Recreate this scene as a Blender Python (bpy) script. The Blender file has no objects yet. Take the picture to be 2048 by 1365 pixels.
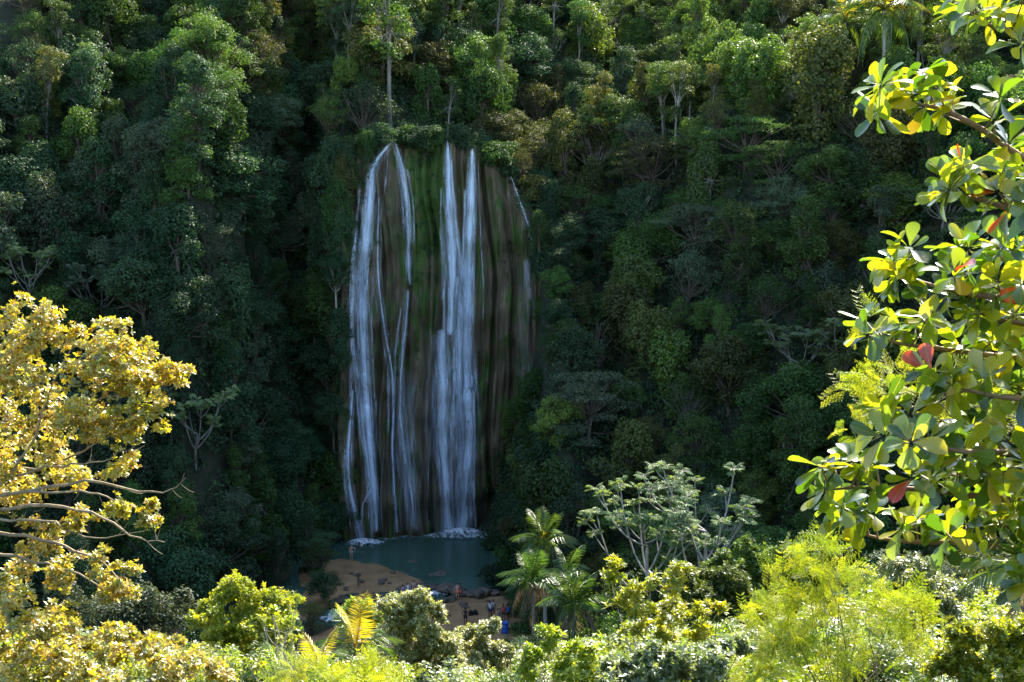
import bpy, math, random
import numpy as np

# ------------------------------------------------------------------ camera, sky, sun, exposure
scene = bpy.context.scene
COL = scene.collection
RNG = np.random.default_rng(7)
random.seed(7)

EYE = np.array([0.0, 0.0, 46.0])
PITCH = math.radians(8.07)
FPX = 2813.0                       # focal length in photograph pixels (2048 wide)

cam_data = bpy.data.cameras.new('camera')
cam_data.sensor_width = 36.0
cam_data.lens = FPX / 2048.0 * 36.0
cam_data.clip_start = 0.1
cam_data.clip_end = 2000.0
cam_data.dof.use_dof = True
cam_data.dof.focus_distance = 150.0
cam_data.dof.aperture_fstop = 10.0
cam = bpy.data.objects.new('camera', cam_data)
cam.location = EYE
cam.rotation_euler = (math.pi / 2 - PITCH, 0, 0)
COL.objects.link(cam)
scene.camera = cam

SUN_EL = math.radians(40.0)
SUN_AZ = math.radians(24.0)        # to the right of the view direction (+Y)
world = bpy.data.worlds.new('World')
scene.world = world
world.use_nodes = True
wn = world.node_tree
wn.nodes.clear()
w_out = wn.nodes.new('ShaderNodeOutputWorld')
w_bg = wn.nodes.new('ShaderNodeBackground')
w_sky = wn.nodes.new('ShaderNodeTexSky')
w_sky.sky_type = 'NISHITA'
w_sky.sun_disc = False
w_sky.sun_elevation = SUN_EL
w_sky.sun_rotation = SUN_AZ
w_sky.air_density = 1.0
w_sky.dust_density = 0.6
w_bg.inputs['Strength'].default_value = 0.14
wn.links.new(w_sky.outputs[0], w_bg.inputs['Color'])
wn.links.new(w_bg.outputs[0], w_out.inputs['Surface'])

sun_data = bpy.data.lights.new('sun', 'SUN')
sun_data.energy = 5.0
sun_data.angle = math.radians(0.53)
sun_data.color = (1.0, 0.93, 0.80)
sun = bpy.data.objects.new('sun', sun_data)
sun.rotation_euler = (math.pi / 2 - SUN_EL, 0, math.pi - SUN_AZ)
COL.objects.link(sun)
SUN_DIR = np.array([math.sin(SUN_AZ) * math.cos(SUN_EL), math.cos(SUN_AZ) * math.cos(SUN_EL), math.sin(SUN_EL)])
sun.rotation_euler = __import__('mathutils').Vector(SUN_DIR).to_track_quat('Z', 'Y').to_euler()

vs = scene.view_settings
vs.view_transform = 'Standard'
vs.look = 'None'
vs.exposure = 2.15
vs.gamma = 1.0
vs.use_curve_mapping = False
cy = scene.cycles
cy.max_bounces = 6
cy.diffuse_bounces = 3
cy.glossy_bounces = 2
cy.transmission_bounces = 4
cy.transparent_max_bounces = 16
cy.volume_bounces = 0
cy.use_denoising = True
cy.caustics_reflective = False
cy.caustics_refractive = False
cy.sample_clamp_indirect = 4.0

# ------------------------------------------------------------------ helpers
def ray(px, py):
    px = np.asarray(px, float); py = np.asarray(py, float)
    a = (px - 1024.0) / FPX; b = (py - 682.5) / FPX
    d = np.stack([a, np.cos(PITCH) - b * np.sin(PITCH), -np.sin(PITCH) - b * np.cos(PITCH)], -1)
    return d

def at(px, py, Y):
    d = ray(px, py)
    return EYE + d * (np.asarray(Y, float) / d[..., 1])[..., None]

def at_z(px, py, z=0.0):
    d = ray(px, py)
    return EYE + d * ((z - EYE[2]) / d[..., 2])[..., None]

def proj(P):
    P = np.asarray(P, float) - EYE
    f = P[..., 1] * math.cos(PITCH) - P[..., 2] * math.sin(PITCH)
    u = P[..., 1] * math.sin(PITCH) + P[..., 2] * math.cos(PITCH)
    return 1024.0 + P[..., 0] / f * FPX, 682.5 - u / f * FPX, f

def unit(v):
    return v / np.maximum(np.linalg.norm(v, axis=-1, keepdims=True), 1e-9)

def sm(a, b, x):
    t = np.clip((np.asarray(x, float) - a) / (b - a), 0, 1)
    return t * t * (3 - 2 * t)

_ph = np.random.default_rng(3).uniform(0, 6.28, (40, 2))
_dr = np.random.default_rng(4).uniform(0, 6.28, 40)
def fnoise(x, y, scale, octs=4, seed=0):
    x = np.asarray(x, float) / scale; y = np.asarray(y, float) / scale
    out = 0; amp = 1.0; f = 1.0
    for o in range(octs):
        k = (seed * 7 + o * 3) % 36
        for j in range(3):
            a = _dr[(k + j) % 40]
            out = out + amp * np.sin((x * math.cos(a) + y * math.sin(a)) * f * 2.1 + _ph[(k + j) % 40, 0]
                                     + 1.3 * np.sin((x * math.sin(a) - y * math.cos(a)) * f * 1.1 + _ph[(k + j) % 40, 1]))
        amp *= 0.5; f *= 2.03
    return out / 4.0

class MB:
    """collects vertices and faces with a per-vertex value 'v' and uv"""
    def __init__(s): s.V = []; s.F4 = []; s.F3 = []; s.A = []; s.U = []; s.n = 0
    def add(s, V, F, a=0.5, uv=None):
        V = np.asarray(V, float).reshape(-1, 3); F = np.asarray(F, int)
        s.V.append(V)
        s.A.append(np.broadcast_to(np.asarray(a, float), (len(V),)).copy())
        s.U.append(np.zeros((len(V), 2)) if uv is None else np.asarray(uv, float).reshape(-1, 2))
        (s.F4 if F.shape[1] == 4 else s.F3).append(F + s.n)
        s.n += len(V)
    def mesh(s, name, smooth=False, uv=False):
        V = np.concatenate(s.V) if s.V else np.zeros((0, 3))
        f4 = np.concatenate(s.F4) if s.F4 else np.zeros((0, 4), int)
        f3 = np.concatenate(s.F3) if s.F3 else np.zeros((0, 3), int)
        me = bpy.data.meshes.new(name)
        me.vertices.add(len(V)); me.vertices.foreach_set('co', V.astype(np.float32).ravel())
        li = np.concatenate([f4.ravel(), f3.ravel()]).astype(np.int32)
        me.loops.add(len(li)); me.loops.foreach_set('vertex_index', li)
        tot = np.concatenate([np.full(len(f4), 4), np.full(len(f3), 3)]).astype(np.int32)
        st = np.concatenate([[0], np.cumsum(tot)[:-1]]).astype(np.int32) if len(tot) else np.zeros(0, np.int32)
        me.polygons.add(len(tot)); me.polygons.foreach_set('loop_start', st)
        me.polygons.foreach_set('loop_total', tot)
        me.polygons.foreach_set('use_smooth', np.full(len(tot), bool(smooth)))
        at_ = me.attributes.new('v', 'FLOAT', 'POINT')
        at_.data.foreach_set('value', np.concatenate(s.A).astype(np.float32))
        if uv:
            ul = me.uv_layers.new(name='UVMap')
            ul.data.foreach_set('uv', np.concatenate(s.U)[li].astype(np.float32).ravel())
        me.update(calc_edges=True)
        me.validate()
        return me

def link(name, me, mat=None, parent=None, loc=None, rot=None, scale=None, label=None, cat=None, group=None, kind=None):
    o = bpy.data.objects.new(name, me)
    COL.objects.link(o)
    if me is not None and mat is not None:
        if len(me.materials) == 0: me.materials.append(mat)
        elif me.materials[0] != mat:
            o.material_slots[0].link = 'OBJECT'; o.material_slots[0].material = mat
    if parent is not None: o.parent = parent
    if loc is not None: o.location = loc
    if rot is not None: o.rotation_euler = rot
    if scale is not None: o.scale = (scale,) * 3 if np.isscalar(scale) else scale
    if label: o['label'] = label
    if cat: o['category'] = cat
    if group: o['group'] = group
    if kind: o['kind'] = kind
    return o

def empty(name, loc, label=None, cat=None, group=None, rz=0.0, scale=None):
    return link(name, None, None, None, loc, (0, 0, rz), scale, label, cat, group)

def tube(mb, pts, rad, sides=6, a=0.5):
    pts = np.asarray(pts, float); n = len(pts)
    rad = np.broadcast_to(np.asarray(rad, float), (n,))
    t = unit(np.gradient(pts, axis=0))
    ref = np.array([0.31, 0.83, 0.46]) if abs(t[0, 2]) > 0.8 else np.array([0.05, 0.1, 1.0])
    x = unit(np.cross(t, ref)); y = np.cross(t, x)
    ang = np.arange(sides) / sides * 2 * math.pi
    V = pts[:, None] + rad[:, None, None] * (np.cos(ang)[None, :, None] * x[:, None] + np.sin(ang)[None, :, None] * y[:, None])
    i = np.arange(n - 1)[:, None] * sides; j = np.arange(sides)[None]; k = (j + 1) % sides
    F = np.stack([i + j, i + k, i + sides + k, i + sides + j], -1).reshape(-1, 4)
    mb.add(V, F, a)

def bez(p0, p1, p2, n=7):
    t = np.linspace(0, 1, n)[:, None]
    return (1 - t) ** 2 * np.asarray(p0, float) + 2 * t * (1 - t) * np.asarray(p1, float) + t * t * np.asarray(p2, float)

def frames(d, nrm):
    y = unit(d); x = unit(np.cross(y, nrm)); z = np.cross(x, y)
    return np.stack([x, y, z], -1)

def rand_unit(n, rng=RNG):
    return unit(rng.normal(size=(n, 3)))

def scatter(mb, T, pos, R, scale, vals, uv=False):
    """copy template T=(V,F[,U]) to many places in one mesh"""
    V, F = T[0], T[1]
    n, m = len(pos), len(V)
    if n == 0: return
    scale = np.broadcast_to(np.asarray(scale, float), (n,))
    W = np.einsum('nij,mj->nmi', R, V) * scale[:, None, None] + np.asarray(pos)[:, None]
    FF = (F[None] + (np.arange(n) * m)[:, None, None]).reshape(-1, F.shape[1])
    base = T[2] if len(T) > 2 and T[2] is not None and T[2].ndim == 1 else np.zeros(m)
    A = np.clip((np.broadcast_to(np.asarray(vals, float), (n,))[:, None] + base[None]), 0, 1).ravel()
    U = np.tile(T[3], (n, 1)) if len(T) > 3 else None
    mb.add(W.reshape(-1, 3), FF, A, U)

# leaf templates: axis +Y, length 1, face +Z
def kite(w=0.28, fold=0.06, mid=0.45):
    return (np.array([[0, 0, 0], [-w, mid, fold], [0, 1, -0.06], [w, mid, fold]]), np.array([[0, 3, 2, 1]]))

def leaf(width=0.3, prof=((0.0, .05), (0.3, .55), (0.65, 1.0), (0.88, .75), (1.0, .08)), fold=0.12, droop=0.15, curl=0.0):
    V = []; U = []
    for t, w in prof:
        z = -droop * t * t
        V += [[-width * w, t, z + fold * w * width * 2 + curl * w * t], [0, t, z], [width * w, t, z + fold * w * width * 2 - curl * w * t * .5]]
        U += [[0.5 - 0.5 * w, t], [0.5, t], [0.5 + 0.5 * w, t]]
    F = []
    for i in range(len(prof) - 1):
        a = 3 * i
        F += [[a, a + 1, a + 4, a + 3], [a + 1, a + 2, a + 5, a + 4]]
    return (np.array(V), np.array(F), np.zeros(len(V)), np.array(U))

def merge_T(parts):
    """[(T, R(3x3), pos, scale, val)] -> one template"""
    V = []; F = []; A = []; n = 0
    for T, R, p, s, v in parts:
        V.append(T[0] @ np.asarray(R).T * s + np.asarray(p)); F.append(T[1] + n); A.append(np.full(len(T[0]), v)); n += len(T[0])
    return (np.concatenate(V), np.concatenate(F), np.concatenate(A))

def rosette(L, n, rng, up=0.5, size=1.0, spread=0.25, jit=0.35, vj=0.3):
    """leaves set round a twig tip; twig axis +Y"""
    parts = []
    for i in range(n):
        a = i * 2.39996 + rng.uniform(-.3, .3)
        el = up + rng.uniform(-jit, jit)
        d = np.array([math.cos(a) * math.cos(el), math.sin(el), math.sin(a) * math.cos(el)])
        nr = np.array([-math.cos(a) * math.sin(el), math.cos(el), -math.sin(a) * math.sin(el)]) + rng.normal(size=3) * .25
        R = frames(d[None], nr[None])[0]
        parts.append((L, R, [0, -spread * rng.random(), 0], size * rng.uniform(.7, 1.1), rng.uniform(-vj, vj)))
    return merge_T(parts)

# ------------------------------------------------------------------ materials
def new_mat(name):
    m = bpy.data.materials.new(name); m.use_nodes = True
    nt = m.node_tree; nt.nodes.clear()
    out = nt.nodes.new('ShaderNodeOutputMaterial')
    return m, nt, out

def ramp(nt, fac, stops, interp='LINEAR'):
    r = nt.nodes.new('ShaderNodeValToRGB'); r.color_ramp.interpolation = interp
    el = r.color_ramp.elements
    while len(el) > 1: el.remove(el[-1])
    el[0].position = stops[0][0]; el[0].color = tuple(stops[0][1]) + (1,)
    for p, c in stops[1:]:
        e = el.new(p); e.color = tuple(c) + (1,)
    nt.links.new(fac, r.inputs[0])
    return r.outputs[0]

def math_node(nt, op, a, b=None, clamp=False):
    m = nt.nodes.new('ShaderNodeMath'); m.operation = op; m.use_clamp = clamp
    for i, v in enumerate((a, b)):
        if v is None: continue
        if isinstance(v, (int, float)): m.inputs[i].default_value = v
        else: nt.links.new(v, m.inputs[i])
    return m.outputs[0]

def noise_node(nt, vec, scale, detail=3.0, rough=0.55):
    n = nt.nodes.new('ShaderNodeTexNoise'); n.inputs['Scale'].default_value = scale
    n.inputs['Detail'].default_value = detail; n.inputs['Roughness'].default_value = rough
    if vec is not None: nt.links.new(vec, n.inputs['Vector'])
    return n.outputs['Fac']

def mapping(nt, vec, scale=(1, 1, 1), loc=(0, 0, 0)):
    m = nt.nodes.new('ShaderNodeMapping'); m.inputs['Scale'].default_value = scale; m.inputs['Location'].default_value = loc
    nt.links.new(vec, m.inputs['Vector']); return m.outputs[0]

def mixc(nt, fac, a, b):
    m = nt.nodes.new('ShaderNodeMix'); m.data_type = 'RGBA'
    for sock, v in ((m.inputs[0], fac), (m.inputs[6], a), (m.inputs[7], b)):
        if isinstance(v, (int, float)): sock.default_value = v
        elif isinstance(v, tuple): sock.default_value = tuple(v) + (1,)
        else: nt.links.new(v, sock)
    return m.outputs[2]

def leaf_mat(name, stops, trans=0.45, tint=(1.25, 1.1, 0.45), rough=0.4, gloss=1.0, objvar=0.38, use_obj=False, veins=False, tstops=None):
    m, nt, out = new_mat(name)
    att = nt.nodes.new('ShaderNodeAttribute'); att.attribute_name = 'v'
    oi = nt.nodes.new('ShaderNodeObjectInfo')
    fac = oi.outputs['Random'] if use_obj else att.outputs['Fac']
    colr = ramp(nt, fac, stops)
    if veins:
        tc = nt.nodes.new('ShaderNodeTexCoord')
        sep = nt.nodes.new('ShaderNodeSeparateXYZ'); nt.links.new(tc.outputs['UV'], sep.inputs[0])
        dx = math_node(nt, 'ABSOLUTE', math_node(nt, 'SUBTRACT', sep.outputs[0], 0.5))
        midrib = math_node(nt, 'LESS_THAN', dx, 0.025)
        lat = math_node(nt, 'FRACT', math_node(nt, 'MULTIPLY', math_node(nt, 'SUBTRACT', sep.outputs[1], math_node(nt, 'MULTIPLY', dx, 0.5)), 8.0))
        latv = math_node(nt, 'LESS_THAN', lat, 0.09)
        vein = math_node(nt, 'MAXIMUM', midrib, math_node(nt, 'MULTIPLY', latv, 0.45))
        colr = mixc(nt, math_node(nt, 'MULTIPLY', vein, 0.5), colr, (0.42, 0.40, 0.12))
        ob = nt.nodes.new('ShaderNodeVectorMath'); ob.operation = 'ADD'
        nt.links.new(tc.outputs['Object'], ob.inputs[0]); nt.links.new(oi.outputs['Location'], ob.inputs[1])
        blot = noise_node(nt, ob.outputs[0], 9.0, 4.0, .6)
        spot = ramp(nt, blot, [(0.0, (0, 0, 0)), (0.62, (0, 0, 0)), (0.72, (1, 1, 1))])
        colr = mixc(nt, math_node(nt, 'MULTIPLY', spot, 0.55), colr, (0.20, 0.13, 0.02))
    if objvar > 0:
        hs = nt.nodes.new('ShaderNodeHueSaturation')
        val = math_node(nt, 'ADD', math_node(nt, 'MULTIPLY', oi.outputs['Random'], 2 * objvar), 1 - objvar)
        hue = math_node(nt, 'ADD', math_node(nt, 'MULTIPLY', math_node(nt, 'FRACT', math_node(nt, 'MULTIPLY', oi.outputs['Random'], 7.31)), 0.035), 0.4825)
        nt.links.new(val, hs.inputs['Value']); nt.links.new(hue, hs.inputs['Hue']); nt.links.new(colr, hs.inputs['Color'])
        colr = hs.outputs[0]
    dif = nt.nodes.new('ShaderNodeBsdfDiffuse'); nt.links.new(colr, dif.inputs['Color'])
    tr = nt.nodes.new('ShaderNodeBsdfTranslucent')
    tm = nt.nodes.new('ShaderNodeMix'); tm.data_type = 'RGBA'; tm.blend_type = 'MULTIPLY'; tm.inputs[0].default_value = 1.0
    nt.links.new(colr, tm.inputs[6]); tm.inputs[7].default_value = tuple(tint) + (1,)
    nt.links.new(tm.outputs[2], tr.inputs['Color'])
    mx = nt.nodes.new('ShaderNodeMixShader'); mx.inputs[0].default_value = trans
    nt.links.new(dif.outputs[0], mx.inputs[1]); nt.links.new(tr.outputs[0], mx.inputs[2])
    sh = mx.outputs[0]
    if gloss > 0:
        lw = nt.nodes.new('ShaderNodeLayerWeight'); lw.inputs['Blend'].default_value = 0.5
        f5 = math_node(nt, 'POWER', lw.outputs['Facing'], 4.0)
        fac = math_node(nt, 'ADD', math_node(nt, 'MULTIPLY', f5, 0.28 * gloss), 0.035 * gloss, True)
        gl = nt.nodes.new('ShaderNodeBsdfGlossy'); gl.inputs['Roughness'].default_value = rough
        gl.inputs['Color'].default_value = (1, 1, 1, 1)
        m2 = nt.nodes.new('ShaderNodeMixShader'); nt.links.new(fac, m2.inputs[0])
        nt.links.new(sh, m2.inputs[1]); nt.links.new(gl.outputs[0], m2.inputs[2]); sh = m2.outputs[0]
    nt.links.new(sh, out.inputs['Surface'])
    return m

def plain_mat(name, a, b, scale=4.0, rough=0.8, stretch=(1, 1, 1), bump=0.0, spec=0.3):
    m, nt, out = new_mat(name)
    tc = nt.nodes.new('ShaderNodeTexCoord')
    vec = mapping(nt, tc.outputs['Object'], stretch)
    f = noise_node(nt, vec, scale, 5.0, .6)
    c = ramp(nt, f, [(0.3, a), (0.7, b)])
    p = nt.nodes.new('ShaderNodeBsdfPrincipled'); p.inputs['Roughness'].default_value = rough
    p.inputs['Specular IOR Level'].default_value = spec
    nt.links.new(c, p.inputs['Base Color'])
    if bump:
        b_ = nt.nodes.new('ShaderNodeBump'); b_.inputs['Strength'].default_value = bump; b_.inputs['Distance'].default_value = .1
        nt.links.new(f, b_.inputs['Height']); nt.links.new(b_.outputs[0], p.inputs['Normal'])
    nt.links.new(p.outputs[0], out.inputs['Surface'])
    return m

M = {}
def three(a, b, c): return [(0.0, a), (0.5, b), (1.0, c)]
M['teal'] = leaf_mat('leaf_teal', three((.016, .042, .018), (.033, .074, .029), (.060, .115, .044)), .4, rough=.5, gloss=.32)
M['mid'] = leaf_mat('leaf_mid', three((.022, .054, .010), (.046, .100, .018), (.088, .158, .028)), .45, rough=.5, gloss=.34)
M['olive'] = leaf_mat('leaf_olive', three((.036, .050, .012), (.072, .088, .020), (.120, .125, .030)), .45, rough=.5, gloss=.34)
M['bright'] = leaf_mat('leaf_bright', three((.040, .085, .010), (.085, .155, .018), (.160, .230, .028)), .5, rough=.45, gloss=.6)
M['grey'] = leaf_mat('leaf_grey', three((.036, .060, .030), (.064, .096, .048), (.110, .145, .078)), .35, rough=.5, gloss=.34)
M['brownish'] = leaf_mat('leaf_brown', three((.050, .050, .016), (.095, .085, .024), (.150, .110, .030)), .4, rough=.55, gloss=.4)
M['pale'] = leaf_mat('leaf_pale', three((.055, .105, .034), (.105, .165, .055), (.180, .240, .090)), .42, rough=.5, gloss=.35)
M['yellow'] = leaf_mat('leaf_yellow', three((.120, .200, .010), (.270, .360, .014), (.480, .470, .018)), .62, (1.15, 1.05, .5), rough=.38, gloss=1.0, objvar=.08)
M['gold'] = leaf_mat('leaf_gold', [(0, (.100, .150, .008)), (.3, (.320, .355, .016)), (.65, (.600, .540, .022)), (1, (.69, .46, .020))], .62, (1.08, 1.0, .7), rough=.38, gloss=2.0, objvar=.05)
M['lime'] = leaf_mat('leaf_lime', three((.110, .190, .010), (.250, .350, .016), (.440, .460, .024)), .6, (1.1, 1.05, .5), rough=.45, gloss=.8, objvar=.06)
M['silver'] = leaf_mat('leaf_silver', three((.110, .160, .028), (.260, .300, .060), (.430, .420, .120)), .55, (1.1, 1.05, .7), rough=.42, gloss=2.4, objvar=.06)
M['palm'] = leaf_mat('leaf_palm', three((.030, .080, .014), (.070, .140, .020), (.130, .210, .030)), .45, rough=.36, gloss=1.1, objvar=.15)
M['palm_dry'] = leaf_mat('leaf_palm_dry', three((.12, .09, .05), (.20, .155, .09), (.30, .24, .15)), .3, (1.1, 1, .7), rough=.6, gloss=.5, objvar=.15)
M['palm_yellow'] = leaf_mat('leaf_palm_yellow', three((.26, .28, .02), (.45, .40, .025), (.60, .42, .03)), .55, (1.1, 1.05, .5), rough=.4, gloss=.7, objvar=.1)
ALM = [(0.0, (.030, .085, .008)), (.22, (.090, .190, .010)), (.5, (.240, .350, .012)), (.78, (.370, .420, .012)), (.95, (.480, .430, .014)), (.982, (.58, .36, .02)), (.990, (.60, .10, .015)), (1.0, (.45, .03, .012))]
M['almond'] = leaf_mat('leaf_almond', ALM, .70, (1.15, 1.05, .5), rough=.28, gloss=1.3, objvar=0, use_obj=True, veins=True)
M['almond_mass'] = leaf_mat('leaf_almond_mass', ALM, .70, (1.15, 1.05, .5), rough=.28, gloss=1.3, objvar=0)
M['almond_red'] = leaf_mat('leaf_almond_red', [(0, (.50, .035, .012)), (.5, (.62, .09, .015)), (1, (.62, .22, .02))], .6, (1.15, .9, .5), rough=.3, gloss=1.2, objvar=0, use_obj=True, veins=True)
M['fern'] = leaf_mat('undergrowth_leaf', three((.010, .028, .012), (.028, .066, .020), (.065, .125, .032)), .42, rough=.5, gloss=.4, objvar=0)
M['bark'] = plain_mat('bark_brown', (.055, .042, .030), (.13, .105, .075), 3, .9, (1, 1, .25), .3)
M['bark_pale'] = plain_mat('bark_pale', (.22, .20, .165), (.42, .39, .33), 2.5, .8, (1, 1, .3), .2)
M['bark_far'] = plain_mat('bark_grey', (.10, .095, .075), (.22, .205, .17), 2.5, .85, (1, 1, .3), .2)
M['bark_tan'] = plain_mat('bark_tan', (.20, .15, .085), (.38, .30, .18), 6, .75, (1, 1, .3), .2)
M['twig_red'] = plain_mat('twig_red', (.18, .10, .05), (.30, .19, .09), 9, .7)

# ------------------------------------------------------------------ terrain
def interp(x, pts):
    pts = np.asarray(pts, float)
    return np.interp(x, pts[:, 0], pts[:, 1])

def smooth_interp(x, pts, w=2.0):
    return sum(interp(np.asarray(x, float) + d * w, pts) for d in (-1, -.5, 0, .5, 1)) / 5

YB = [(-160, 60), (-75, 106), (-45, 124), (-31, 134), (-26, 148), (-22.5, 154), (-20.5, 160), (-18, 168), (-4, 168), (-2, 163), (-.8, 150), (.4, 137), (2, 130), (8, 123), (13, 118), (22, 109), (40, 98), (80, 84), (180, 50)]
YC = [(-30, 152), (-24, 154), (-20, 157.5), (-14, 160.2), (-8, 162), (-4, 162.8), (0, 162.5), (4, 161), (9, 158), (15, 154)]
HC = [(-30, 44), (-20, 46.5), (-5, 46.5), (-1, 43.5), (2, 39), (6, 35), (12, 30), (18, 26)]
CAP = [(-200, 112), (-20, 120), (25, 118), (60, 103), (100, 96), (220, 94)]

def Hland(x, y):
    x = np.asarray(x, float); y = np.asarray(y, float)
    yb = smooth_interp(x, YB, 2.5)
    dy = (smooth_interp(x + 1, YB, 2.5) - smooth_interp(x - 1, YB, 2.5)) / 2
    s = (y - yb) / np.sqrt(1 + dy * dy)
    s = np.where(s > 25, 25 + (s - 25), s)
    sp = np.maximum(s, 0)
    ml = 1.15 + 1.9 * sm(-46, -27, x)
    left = np.where(sp * ml < 44, ml * sp, 44 + .82 * (sp - 44 / ml))
    k1 = 20 - 17 * (1 - sm(8, 26, x)); mr = 1.18 - .30 * (1 - sm(5, 16, x)); k2 = k1 + (46 - .55 * k1) / mr
    right = np.where(sp < k1, .55 * sp, np.where(sp < k2, .55 * k1 + mr * (sp - k1), 46 + .44 * (sp - k2)))
    wr = sm(-2, 12, x)
    hs = left * (1 - wr) + right * wr
    hs = hs + sm(2, 14, sp) * (2.2 * fnoise(x, y, 16, 3, 1) + .7 * fnoise(x, y, 5, 2, 2))
    sc = y - smooth_interp(x, YC, 1.5)
    c = sm(-25, -21.5, x) * (1 - sm(10, 17, x))
    hc = (smooth_interp(x, HC, 1) * sm(6, 8.5, sc) + .8 * np.maximum(sc - 11, 0)) * c
    hb = np.maximum(hs, hc)
    cap = interp(x, CAP) + 2 * fnoise(x, y, 25, 3, 5)
    hb = hb - np.logaddexp(0, (hb - cap) / 4) * 4
    hf = 43.3 - .374 * y + 1.3 * fnoise(x, y, 14, 3, 6) * sm(8, 30, y) + .0012 * np.minimum(y, 100) * np.maximum(np.abs(x) - 8, 0)
    h = np.logaddexp(hb / 1.2, hf / 1.2) * 1.2
    return np.maximum(h - .8, -1.3)

def grid_mesh(name, xs, ys, zf, smooth=True):
    X, Y = np.meshgrid(xs, ys)
    Z = zf(X, Y)
    nx, ny = len(xs), len(ys)
    i = np.arange(ny - 1)[:, None] * nx + np.arange(nx - 1)[None]
    F = np.stack([i, i + 1, i + nx + 1, i + nx], -1).reshape(-1, 4)
    mb = MB(); mb.add(np.stack([X, Y, Z], -1).reshape(-1, 3), F)
    return mb.mesh(name, smooth)

M['soil'] = plain_mat('forest_floor', (.010, .014, .007), (.030, .034, .016), .6, .95, bump=.4)
xs = np.concatenate([np.arange(-170, -48, 4.0), np.arange(-48, 42, 1.2), np.arange(42, 190, 4.0)])
ys = np.concatenate([np.arange(-30, 96, 3.0), np.arange(96, 215, 1.2), np.arange(215, 330, 5.0)])
link('ground', grid_mesh('ground', xs, ys, Hland), M['soil'], kind='structure')

# ------------------------------------------------------------------ gorge floor: pool, beach, river
def sdist(x, y, poly):
    """signed distance to polygon, positive inside"""
    P = np.stack([x, y], -1); d = np.full(x.shape, 1e9); ins = np.zeros(x.shape, bool)
    n = len(poly)
    for i in range(n):
        a = poly[i]; b = poly[(i + 1) % n]; e = b - a
        t = np.clip(((P - a) @ e) / (e @ e), 0, 1)
        d = np.minimum(d, np.linalg.norm(P - a - t[..., None] * e, axis=-1))
        c = ((a[1] > y) != (b[1] > y)) & (x < (b[0] - a[0]) * (y - a[1]) / (b[1] - a[1] + 1e-12) + a[0])
        ins ^= c
    return np.where(ins, d, -d)

def pxpoly(pts, z=0.0):
    return np.array([at_z(p[0], p[1], z)[:2] for p in pts])

SANDBANK = pxpoly([(600, 1128), (690, 1117), (745, 1124), (800, 1142), (852, 1164), (838, 1176), (790, 1184), (735, 1188), (670, 1205), (600, 1215)])
LEDGE = pxpoly([(560, 1225), (640, 1208), (690, 1195), (740, 1188), (790, 1185), (828, 1171), (860, 1167), (895, 1171), (925, 1179), (960, 1180), (1000, 1172), (1060, 1160)])
RIVER = pxpoly([(885, 1186), (850, 1190), (800, 1207), (745, 1208), (705, 1214), (670, 1232), (620, 1255), (540, 1290), (400, 1330)], -.6)

def ydl(x): return np.interp(x, LEDGE[:, 0], LEDGE[:, 1])

def dist_line(x, y, L):
    P = np.stack([x, y], -1); d = np.full(x.shape, 1e9)
    for a, b in zip(L[:-1], L[1:]):
        e = b - a; t = np.clip(((P - a) @ e) / (e @ e), 0, 1)
        d = np.minimum(d, np.linalg.norm(P - a - t[..., None] * e, axis=-1))
    return d

def Hfloor(x, y):
    behind = sm(-.4, .2, y - ydl(x))
    sb = sdist(x, y, SANDBANK)
    up = -1.0 + 1.0 * sm(-3.0, 0.3, sb) + .18 * sm(0, 2.5, sb) + .05 * fnoise(x, y, 1.8, 3, 3)
    up = up + .75 * sm(1.2, .2, np.abs(np.hypot(x + 10.3, (y - 148.5) * .8))) + .55 * sm(1.6, .2, np.hypot(x + 7.0, y - 146.0))
    rv = dist_line(x, y, RIVER)
    lo = -.42 - .75 * sm(2.4, .9, rv) + .07 * fnoise(x, y, 1.6, 3, 4) + .012 * np.maximum(130 - y, 0)
    return lo * (1 - behind) + up * behind

m, nt, out = new_mat('wet_sand')
geo = nt.nodes.new('ShaderNodeNewGeometry')
n1 = noise_node(nt, geo.outputs['Position'], .55, 6, .62)
n2 = noise_node(nt, geo.outputs['Position'], 5.0, 4, .6)
c = ramp(nt, n1, [(.25, (.16, .088, .036)), (.5, (.28, .162, .070)), (.75, (.37, .235, .11))])
c = mixc(nt, math_node(nt, 'MULTIPLY', n2, .35), c, (.14, .085, .05))
sepz = nt.nodes.new('ShaderNodeSeparateXYZ'); nt.links.new(geo.outputs['Position'], sepz.inputs[0])
p = nt.nodes.new('ShaderNodeBsdfPrincipled'); p.inputs['Roughness'].default_value = .75
p.inputs['Specular IOR Level'].default_value = .25
nt.links.new(c, p.inputs['Base Color'])
bp = nt.nodes.new('ShaderNodeBump'); bp.inputs['Strength'].default_value = .5; bp.inputs['Distance'].default_value = .15
nt.links.new(n2, bp.inputs['Height']); nt.links.new(bp.outputs[0], p.inputs['Normal'])
nt.links.new(p.outputs[0], out.inputs['Surface'])
M['sand'] = m
link('beach', grid_mesh('beach', np.arange(-34, 9, .3), np.arange(108, 168, .3), Hfloor), M['sand'], kind='structure')

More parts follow.
